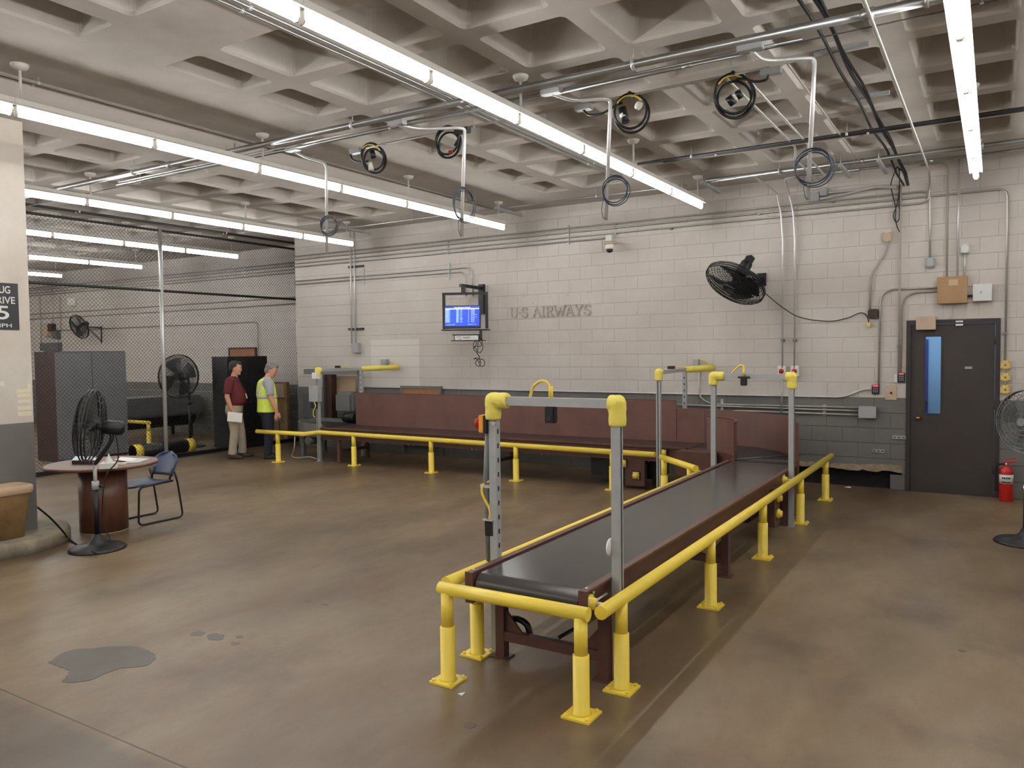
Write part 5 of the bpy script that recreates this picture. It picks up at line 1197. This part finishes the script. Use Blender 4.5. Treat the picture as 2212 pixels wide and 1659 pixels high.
# ================================================================ things behind the fence
t = thing('storage_cabinet', 'tall grey metal cabinet with a dark end behind the fence', 'cabinet', (-14.5,8.25,0))
m = MB(); m.box((-14.88,7.6,0),(-14.205,8.92,1.98)); m.build('carcass','dark_red_panel',t)
for y0_, y1_ in ((7.6,8.255),(8.265,8.92)): m = MB(); m.box((-14.205,y0_,.04),(-14.185,y1_,1.97)); m.build('door','grey_cabinet',t)
m = MB(); m.cyl((-14.18,8.2,1.0),(-14.16,8.2,1.0),.012,n=8); m.build('handle','black_metal',t)
t = thing('storage_cabinet', 'tall glossy black cabinet behind the fence next to the two men', 'cabinet', (-13.4,10.9,0))
m = MB(); m.box((-13.58,10.4,0),(-13.1,11.4,1.85)); m.build('carcass','black_cabinet',t)
for y0_, y1_ in ((10.41,10.895),(10.905,11.39)): m = MB(); m.box((-13.1,y0_,.03),(-13.085,y1_,1.84)); m.build('door','black_cabinet',t)
a_, b_ = ony(496,751,YR), ony(556,790,YR); t = thing('framed_board', 'orange board in a dark frame on the wall above the black cabinet', 'board', ((a_.x+b_.x)/2,YR,b_.z))
m = MB(); m.box((a_.x+.04,YR-.03,b_.z),(b_.x-.04,YR-.005,a_.z-.04)); m.build('board','orange_board',t)
m = MB(); m.box((a_.x,YR-.04,b_.z),(a_.x+.04,YR-.001,a_.z)); m.box((b_.x-.04,YR-.04,b_.z),(b_.x,YR-.001,a_.z)); m.box((a_.x+.04,YR-.04,a_.z-.04),(b_.x-.04,YR-.001,a_.z)); m.build('frame','dark_red_panel',t)
t = thing('cardboard_carton', 'leaning cardboard and plywood sheets behind the fence corner', 'cardboard', (-13.35,11.86,0))
m = MB(); m.box((-13.7,11.82,0),(-12.99,11.9,1.28)); m.build('plywood_sheet','bin_side',t); m = MB(); m.box((-13.45,11.78,.95),(-13.05,11.82,1.24)); m.build('carton_label','bin_liner',t)
t = thing('drum_fan', 'large round fan on a tall stand behind the fence', 'fan', (-14.12,10.24,0), 'fans')
fcb = Vector((-14.12,10.24,1.45))-CRh*.2; pedestal(t,-14.12,10.24,1.35,rb=.3,upper='black_metal',zj=.9)
vv, rt = sight(-14.1,10.2); fan_head(t, fcb, (vv*.82-rt*.55), .45, .2, 4, 'dark_steel', nrad=90, rings=14, blade_m='steel_dull')
m = MB(); m.tube([(-14.12,10.24,1.33),fcb+CRh*.14+CFh*.1],.022,8); m.build('yoke','black_metal',t)
wf_ = ony(171,706,YR-.55); t = thing('wall_fan', 'dark wall fan on a triangular bracket behind the fence', 'fan', wf_, 'fans')
vv, rt = sight(wf_.x,wf_.y); fan_head(t, wf_, (-rt*.75-vv*.55-Vector((0,0,.35))), .32, .16, 4, 'dark_steel', nrad=40, rings=7, blade_m='steel_dull')
a_ = ony(219,708,YR-.02); b_ = ony(219,737,YR-.02); m = MB(); m.tube([wf_+CRh*.18,a_],.016,8); m.tube([wf_+CRh*.2,b_],.012,8); m.tube([a_+Vector((0,0,.05)),b_-Vector((0,0,.05))],.016,8); m.build('triangular_bracket','dark_steel',t)
t = thing('roller_drum', 'dark roller drum with yellow ends lying on the floor behind the fence', 'roller', (-13.4,9.1,0))
m = MB(); m.lathe([(.001,0),(.13,0),(.13,1.25),(.001,1.25)],(-13.4,8.5,.131),(0,1,0),24); m.build('drum','black_rubber',t)
for y in (8.5,9.6): m = MB(); m.lathe([(.134,0),(.134,.15)],(-13.4,y,.131),(0,1,0),24); m.build('yellow_band','yellow_paint',t)
t = thing('side_bay_conveyor', 'grey belt conveyor side standing in the bay behind the fence', 'conveyor', (-16.3,10.6,0))
m = MB(); m.box((-16.9,9.3,.5),(-16.0,12.0,.95),bev=.05); m.build('side_panel','grey_metal',t); m = MB(); m.cyl((-16.4,9.3,.45),(-16.4,11.9,.45),.22,n=20); m.build('return_drum','black_rubber',t)
for x in (-16.8,-16.1):
    for y in (9.5,11.7): m = MB(); m.box((x-.03,y-.03,0),(x+.03,y+.03,.5)); m.build('leg','black_metal',t)
t = thing('guard_rail', 'short yellow guard rail behind the fence beside the grey cabinet', 'guard rail', (-14.9,9.85,0), 'yellow guard rails')
m = MB(); m.tube([(-15.7,9.85,.5),(-14.9,9.85,.5)],RR,16); m.build('rail','yellow_paint',t); post(t,-14.94,9.85,.48)
# wall boxes behind the fence
for lab, px, mn in [('beige box on the recessed wall beside the wall fan',(100,700,114,726),'box_beige'),('brown switch on the recessed wall beside the wall fan',(113,700,122,715),'dark_red_panel'),('grey box below the switch on the recessed wall',(123,715,132,732),'grey_metal'),('dark grey equipment box on top level behind the grey cabinet',(96,741,135,757),'grey_metal'),('small white camera box on the recessed wall conduits',(156,645,164,660),'white_plastic')]:
    a_, b_ = ony(px[0],px[1],YR), ony(px[2],px[3],YR); m = MB(); m.box((a_.x,YR-.14,b_.z),(b_.x,YR-.001,a_.z),bev=.01); tag(m.build('wall_box',mn),lab,'box')
for lab, x, y0_, y1_ in [('bright vertical conduit on the recessed wall above the switch',113,622,703),('vertical conduit on the recessed wall near the left end',88,640,745),('thin vertical conduit on the recessed wall above the grey box',131,640,716)]:
    pipe(lab, [V3(ony(x,y0_,YR).x,YR-.03,ony(x,y0_,YR).z), V3(ony(x,y0_,YR).x,YR-.03,ony(x,y1_,YR).z)], Y=YR, mname='galvanised' if x == 113 else 'conduit_painted')
# litter
for px, s in (((998,1500),.02),((1852,1005),.05)):
    p = onz(*px) if px[0] < 1500 else ony(1835,1023,YW-.0); m = MB(); m.prism([(p.x-s,p.y-s*.6-(.06 if px[0] > 1500 else 0)),(p.x+s*.7,p.y-s-(.06 if px[0] > 1500 else 0)),(p.x+s*.4,p.y+s-(.06 if px[0] > 1500 else 0))],.001,.006); tag(m.build('paper_scrap','paper'), 'tiny white paper scrap on the floor '+('near the yellow corner post' if px[0] < 1500 else 'at the broken bottom of the wall'), 'litter')
# ================================================================ people
def remeshed(m, name, mname, parent, vox=.011, smooth=6):
    o = m.build(name, mname, parent)
    md = o.modifiers.new('remesh','REMESH'); md.mode = 'VOXEL'; md.voxel_size = vox; md.use_smooth_shade = True
    ms = o.modifiers.new('smooth','SMOOTH'); ms.iterations = smooth; ms.factor = .5
    dg = bpy.context.evaluated_depsgraph_get(); me = bpy.data.meshes.new_from_object(o.evaluated_get(dg))
    o.modifiers.clear(); o.data = me
    for p in me.polygons: p.use_smooth = True
    return o
class Person:
    def __init__(s, x, y, yaw, h):
        s.M = Matrix.Translation((x,y,0)) @ Matrix.Rotation(yaw,4,'Z') @ Matrix.Scale(h/1.78,4)   # local x forward, y left, z up
        s.h = h/1.78
    def P(s, p): return s.M @ Vector(p)
    def loft(s, m, rings, n=20, M2=None):   # ring: (x, y, z, rx, ry[, power])
        vs = []; fs = []
        for rg in rings:
            x, y, z, rx, ry = rg[:5]
            for k in range(n):
                a = 2*PI*k/n; c_, s_ = math.cos(a), math.sin(a); e = .85
                v = Vector((x+rx*math.copysign(abs(c_)**e,c_), y+ry*math.copysign(abs(s_)**e,s_), z))
                vs.append(s.M @ (M2 @ v if M2 is not None else v))
        for i in range(len(rings)-1):
            for k in range(n): fs.append((i*n+k,i*n+(k+1)%n,(i+1)*n+(k+1)%n,(i+1)*n+k))
        fs.append(tuple(range(n-1,-1,-1))); q = (len(rings)-1)*n; fs.append(tuple(q+k for k in range(n)))
        m.add(vs, fs, True)
    def limb(s, m, pts, rad, n=14):
        m.tube([s.P(p) for p in pts], [r*s.h for r in rad], n)
    def ball(s, m, c, rx, ry, rz, M2=None):
        MM = s.M @ (M2 if M2 is not None else Matrix.Identity(4)) @ Matrix.Translation(c); m.ball((0,0,0),rx,ry,rz,14,10,MM)
def hand(p, m, wrist, d, palm_n, curl=.5, side=1):
    # wrist position, pointing direction d, palm normal; all local
    w = Vector(wrist); d = Vector(d).normalized(); nrm = Vector(palm_n).normalized(); sd = d.cross(nrm).normalized()
    for k in range(5):
        f = k/4; m.tube([p.P(w+sd*(.034*(f-.5)*1.6)), p.P(w+d*.045+sd*(.04*(f-.5)*1.9)), p.P(w+d*.09+sd*(.04*(f-.5)*2))], [.016*p.h,.016*p.h,.013*p.h], 8)
    for k, L in enumerate((.072,.082,.076,.06)):
        b = w+d*.085+sd*(.04*(k/3-.5)*2); pts = [b]; dd = d.copy()
        for j in range(3):
            ang = curl*(.5+.35*j); dd = (dd*math.cos(ang)+nrm*math.sin(ang)).normalized(); pts.append(pts[-1]+dd*L*(.42-.06*j))
        m.tube([p.P(q) for q in pts], [.0098*p.h,.0092*p.h,.0085*p.h,.007*p.h], 8)
    b = w+d*.03-sd*.034*side; pts = [b, b-sd*.02*side+d*.025+nrm*.008, b-sd*.028*side+d*.055+nrm*.02, b-sd*.022*side+d*.08+nrm*.028]
    m.tube([p.P(q) for q in pts], [.014*p.h,.0125*p.h,.011*p.h,.008*p.h], 8)
def head(p, m, hm, c, yaw, pitch, hair_style, brow=None):
    # c: base of the skull centre; builds face into m and hair into hm
    M2 = Matrix.Translation(c) @ Matrix.Rotation(yaw,4,'Z') @ Matrix.Rotation(pitch,4,'Y')
    p.loft(m, [(.028,0,-.125,.03,.03),(.034,0,-.115,.052,.046),(.022,0,-.085,.074,.062),(.01,0,-.04,.09,.072),(.006,0,.0,.097,.076),(.0,0,.04,.1,.078),(-.004,0,.08,.093,.073),(-.008,0,.108,.066,.054),(-.008,0,.122,.02,.02)], 22, M2)
    p.ball(m, (.098,0,-.022), .022,.013,.024, M2); p.ball(m, (.107,0,-.034), .013,.015,.011, M2)          # nose
    p.ball(m, (.088,0,.018), .018,.05,.012, M2)                                                             # brow ridge
    p.ball(m, (.092,0,-.068), .012,.026,.007, M2); p.ball(m, (.09,0,-.08), .011,.023,.007, M2); p.ball(m, (.08,0,-.108), .02,.025,.016, M2)   # lips, chin
    for s in (-1,1): p.ball(m, (.0,s*.078,-.012), .022,.011,.034, M2); p.ball(m, (.07,s*.042,-.035), .024,.024,.026, M2)                      # ears, cheeks
    for rg in hair_style: p.ball(hm, rg[0], *rg[1], M2)
    return M2
def eyes(p, t, M2):
    for s in (-1,1):
        m = MB(); MM = p.M @ M2 @ Matrix.Translation((.089,s*.032,.0)); m.ball((0,0,0),.009,.013,.008,10,8,MM); m.build('eye','white_plastic',t)
        m = MB(); MM = p.M @ M2 @ Matrix.Translation((.0955,s*.033,-.001)); m.ball((0,0,0),.004,.006,.006,8,6,MM); m.build('iris','hair_dark',t)
        m = MB(); MM = p.M @ M2 @ Matrix.Translation((.1,s*.034,.022)); m.ball((0,0,0),.005,.022,.0045,8,6,MM); m.build('eyebrow','hair_dark',t)
    m = MB(); MM = p.M @ M2 @ Matrix.Translation((.1015,0,-.074)); m.ball((0,0,0),.003,.022,.002,8,4,MM); m.build('mouth_line','dark_red_panel',t)
def shoe(p, name, mname, t, x, y, yaw):
    M2 = Matrix.Translation((x,y,0)) @ Matrix.Rotation(yaw,4,'Z'); m = MB()
    p.loft(m, [(.055,0,.0,.14,.043),(.055,0,.02,.146,.05),(.045,0,.05,.132,.047),(.0,0,.085,.075,.042),(-.02,0,.115,.055,.042)], 20, M2); return remeshed(m, name, mname, t, .009, 4)
view_right = math.atan2(CRh.y, CRh.x)
# --- man in the maroon shirt
yaw = view_right+.12; h = 1.77
p = Person(-11.84, 9.50, yaw, h)
t = thing('person', 'man in maroon polo shirt and khaki trousers holding white papers', 'person', (-11.84,9.50,0))
skin = MB(); hair = MB()
p.limb(skin, [(.02,0,1.44),(.035,0,1.52),(.045,0,1.58)], [.07,.06,.058])
hs = [((-.02,0,.046),(.106,.09,.092)),((-.058,0,-.02),(.066,.08,.085)),((-.02,0,.015),(.085,.088,.06)),((.055,0,.092),(.048,.064,.04)),((-.07,0,-.075),(.04,.055,.035))]
M2 = head(p, skin, hair, (.06,0,1.655), -.1, .12, hs)
# right arm hangs and holds the papers, left arm relaxed in front
RA = [(-.01,-.19,1.42),(-.03,-.235,1.28),(-.045,-.255,1.14),(.0,-.265,.99),(.045,-.255,.87)]
p.limb(skin, RA, [.05,.052,.045,.04,.029]); hand(p, skin, (.05,-.255,.865), (.3,.02,-1), (-.2,.9,0), .55, 1)
LA = [(.0,.19,1.42),(.0,.24,1.27),(-.005,.255,1.14),(.02,.26,1.0),(.05,.255,.88)]
p.limb(skin, LA, [.05,.052,.045,.04,.029]); hand(p, skin, (.052,.255,.872), (.2,0,-1), (-.2,-.9,0), .5, -1)
body = remeshed(skin, 'body', 'skin', t, .008, 4); remeshed(hair, 'hair', 'hair_dark', t, .009, 3); eyes(p, t, M2)
shirt = MB()
p.loft(shirt, [(.035,0,.97,.15,.175),(.055,0,1.02,.18,.19),(.062,0,1.1,.192,.195),(.05,0,1.2,.176,.195),(.025,0,1.3,.15,.198),(.005,0,1.38,.132,.2),(-.005,0,1.44,.105,.175),(.005,0,1.48,.08,.11),(.015,0,1.505,.07,.075)], 28)
for A, s in ((RA,-1),(LA,1)): p.limb(shirt, [(0,s*.12,1.43),A[0],A[1],tuple(Vector(A[1])*.35+Vector(A[2])*.65)], [.075,.083,.076,.073])
remeshed(shirt, 'polo_shirt', 'maroon_shirt', t, .011, 5)
tr = MB()
p.loft(tr, [(.03,0,1.0,.148,.172),(.02,0,.94,.152,.178),(.01,0,.86,.15,.18),(.01,0,.8,.125,.165)], 28)
FE = [(.0,.1,.0),(.0,-.1,.0)]
p.limb(tr, [(.01,-.09,.88),(.02,-.1,.7),(.035,-.105,.48),(.0,-.11,.2),(-.015,-.11,.075)], [.105,.1,.08,.074,.08])
p.limb(tr, [(.01,.09,.88),(.05,.1,.7),(.1,.11,.48),(.12,.12,.2),(.11,.12,.075)], [.105,.1,.08,.072,.078])
remeshed(tr, 'trousers', 'khaki', t, .011, 5)
m = MB(); p.loft(m, [(.036,0,.985,.156,.18),(.036,0,1.02,.158,.182)], 28); m.build('belt','black_rubber',t)
shoe(p, 'shoe', 'shoe_brown', t, -.0, -.12, -.15); shoe(p, 'shoe', 'shoe_brown', t, .12, .13, .25)
m = MB(); m.tube(spline([p.P(q) for q in [(.06,-.075,1.49),(.14,-.06,1.4),(.212,-.05,1.25),(.245,-.05,1.19)]],6),.005,6); m.build('lanyard','black_wire',t)
m = MB(); m.box((-.004,-.03,-.045),(.004,.03,.045), p.M @ Matrix.Translation((.25,-.05,1.14)) @ Matrix.Rotation(-.25,4,'Y')); m.build('badge','white_plastic',t)
tp = thing('paper_sheets', 'folded white papers held by the man in maroon', 'paper', p.P((.09,-.29,.77)))
m = MB(); MM = p.M @ Matrix.Translation((.085,-.285,.775)) @ Matrix.Rotation(.12,4,'Y') @ Matrix.Rotation(-.1,4,'Z'); m.box((-.13,-.002,-.085),(.13,.002,.085),MM); m.build('front_sheet','paper',tp)
m = MB(); m.box((-.125,.003,-.088),(.132,.006,.082),MM); m.build('back_sheet','paper',tp)
# --- man in the high-visibility vest
yaw = view_right+.55; h = 1.75
p = Person(-11.24, 9.74, yaw, h)
t = thing('person', 'grey-haired man in a yellow-green safety vest and dark trousers', 'person', (-11.24,9.74,0))
skin = MB(); hair = MB()
p.limb(skin, [(.03,0,1.44),(.05,0,1.51),(.075,0,1.56)], [.072,.062,.06])
hs = [((-.022,0,.048),(.105,.09,.092)),((-.058,0,-.02),(.065,.079,.08)),((.045,0,.09),(.058,.068,.045)),((-.015,0,.015),(.082,.088,.058))]
M2 = head(p, skin, hair, (.105,-.01,1.63), -.45, .38, hs)
RA = [(.0,-.2,1.41),(.01,-.245,1.27),(.02,-.265,1.13),(.07,-.285,.99),(.115,-.29,.86)]
p.limb(skin, RA, [.05,.054,.047,.042,.03]); hand(p, skin, (.12,-.29,.85), (.2,.0,-1), (-.2,.9,0), .6, 1)
LA = [(.0,.2,1.41),(.01,.245,1.27),(.02,.265,1.13),(.06,.275,.99),(.1,.27,.87)]
p.limb(skin, LA, [.05,.054,.047,.042,.03]); hand(p, skin, (.103,.27,.862), (.2,0,-1), (-.2,-.9,0), .5, -1)
remeshed(skin, 'body', 'skin_b', t, .008, 4); remeshed(hair, 'hair', 'hair_grey', t, .009, 3); eyes(p, t, M2)
sh = MB(); TR = [(.02,0,.93,.15,.18),(.02,0,1.02,.155,.186),(.02,0,1.12,.158,.19),(.015,0,1.22,.15,.195),(.01,0,1.32,.142,.203),(.005,0,1.39,.125,.205),(.005,0,1.44,.1,.175),(.02,0,1.48,.078,.11),(.032,0,1.505,.068,.075)]
p.loft(sh, TR, 28)
for A, s in ((RA,-1),(LA,1)): p.limb(sh, [(0,s*.13,1.42),A[0],A[1],tuple(Vector(A[1])*.3+Vector(A[2])*.7)], [.07,.08,.075,.072])
remeshed(sh, 'grey_shirt', 'grey_shirt', t, .011, 5)
vest = MB()
p.loft(vest, [(.015,0,.86,.178,.205),(.02,0,.95,.175,.205),(.02,0,1.05,.172,.207),(.018,0,1.15,.17,.207),(.012,0,1.25,.163,.205),(.008,0,1.33,.155,.19),(.004,0,1.4,.14,.165),(.004,0,1.45,.11,.14),(.015,0,1.475,.085,.1)], 30)
remeshed(vest, 'safety_vest', 'hi_vis', t, .011, 3)
m = MB(); p.loft(m, [(.018,0,1.115,.1785,.213),(.018,0,1.165,.1775,.213)], 40); m.build('reflective_band','reflective_tape',t)
for s in (-1,1):
    pts = [(-.143,s*.1,1.16),(-.139,s*.1,1.25),(-.129,s*.1,1.33),(-.112,s*.1,1.4),(-.078,s*.1,1.446),(.0,s*.096,1.462),(.07,s*.1,1.43)]
    m = MB()
    for a_, b_ in zip(pts, pts[1:]): m.bar(p.P(a_), p.P(b_), .045, .012, up=p.M.to_3x3() @ Vector((-.8,0,.6)))
    m.build('reflective_strap','reflective_tape',t)
tr = MB()
p.loft(tr, [(.02,0,.99,.148,.175),(.012,0,.92,.155,.18),(.0,0,.85,.155,.182),(.0,0,.79,.125,.165)], 28)
p.limb(tr, [(.0,-.09,.87),(.01,-.105,.68),(.02,-.11,.47),(-.01,-.11,.2),(-.02,-.11,.07)], [.108,.1,.08,.072,.076])
p.limb(tr, [(.0,.09,.87),(.03,.105,.68),(.05,.11,.47),(.05,.115,.2),(.04,.115,.07)], [.108,.1,.08,.072,.076])
remeshed(tr, 'trousers', 'navy_trouser', t, .011, 5)
shoe(p, 'shoe', 'shoe_black', t, -.01, -.115, -.1); shoe(p, 'shoe', 'shoe_black', t, .05, .12, .15)
m = MB(); m.tube([p.P(q) for q in [(.125,-.3,.8),(.15,-.3,.68),(.16,-.3,.5)]],.008,6); tag(m.build('hand_strap','black_wire'),'thin dark strap hanging from the hand of the man in the vest','strap')
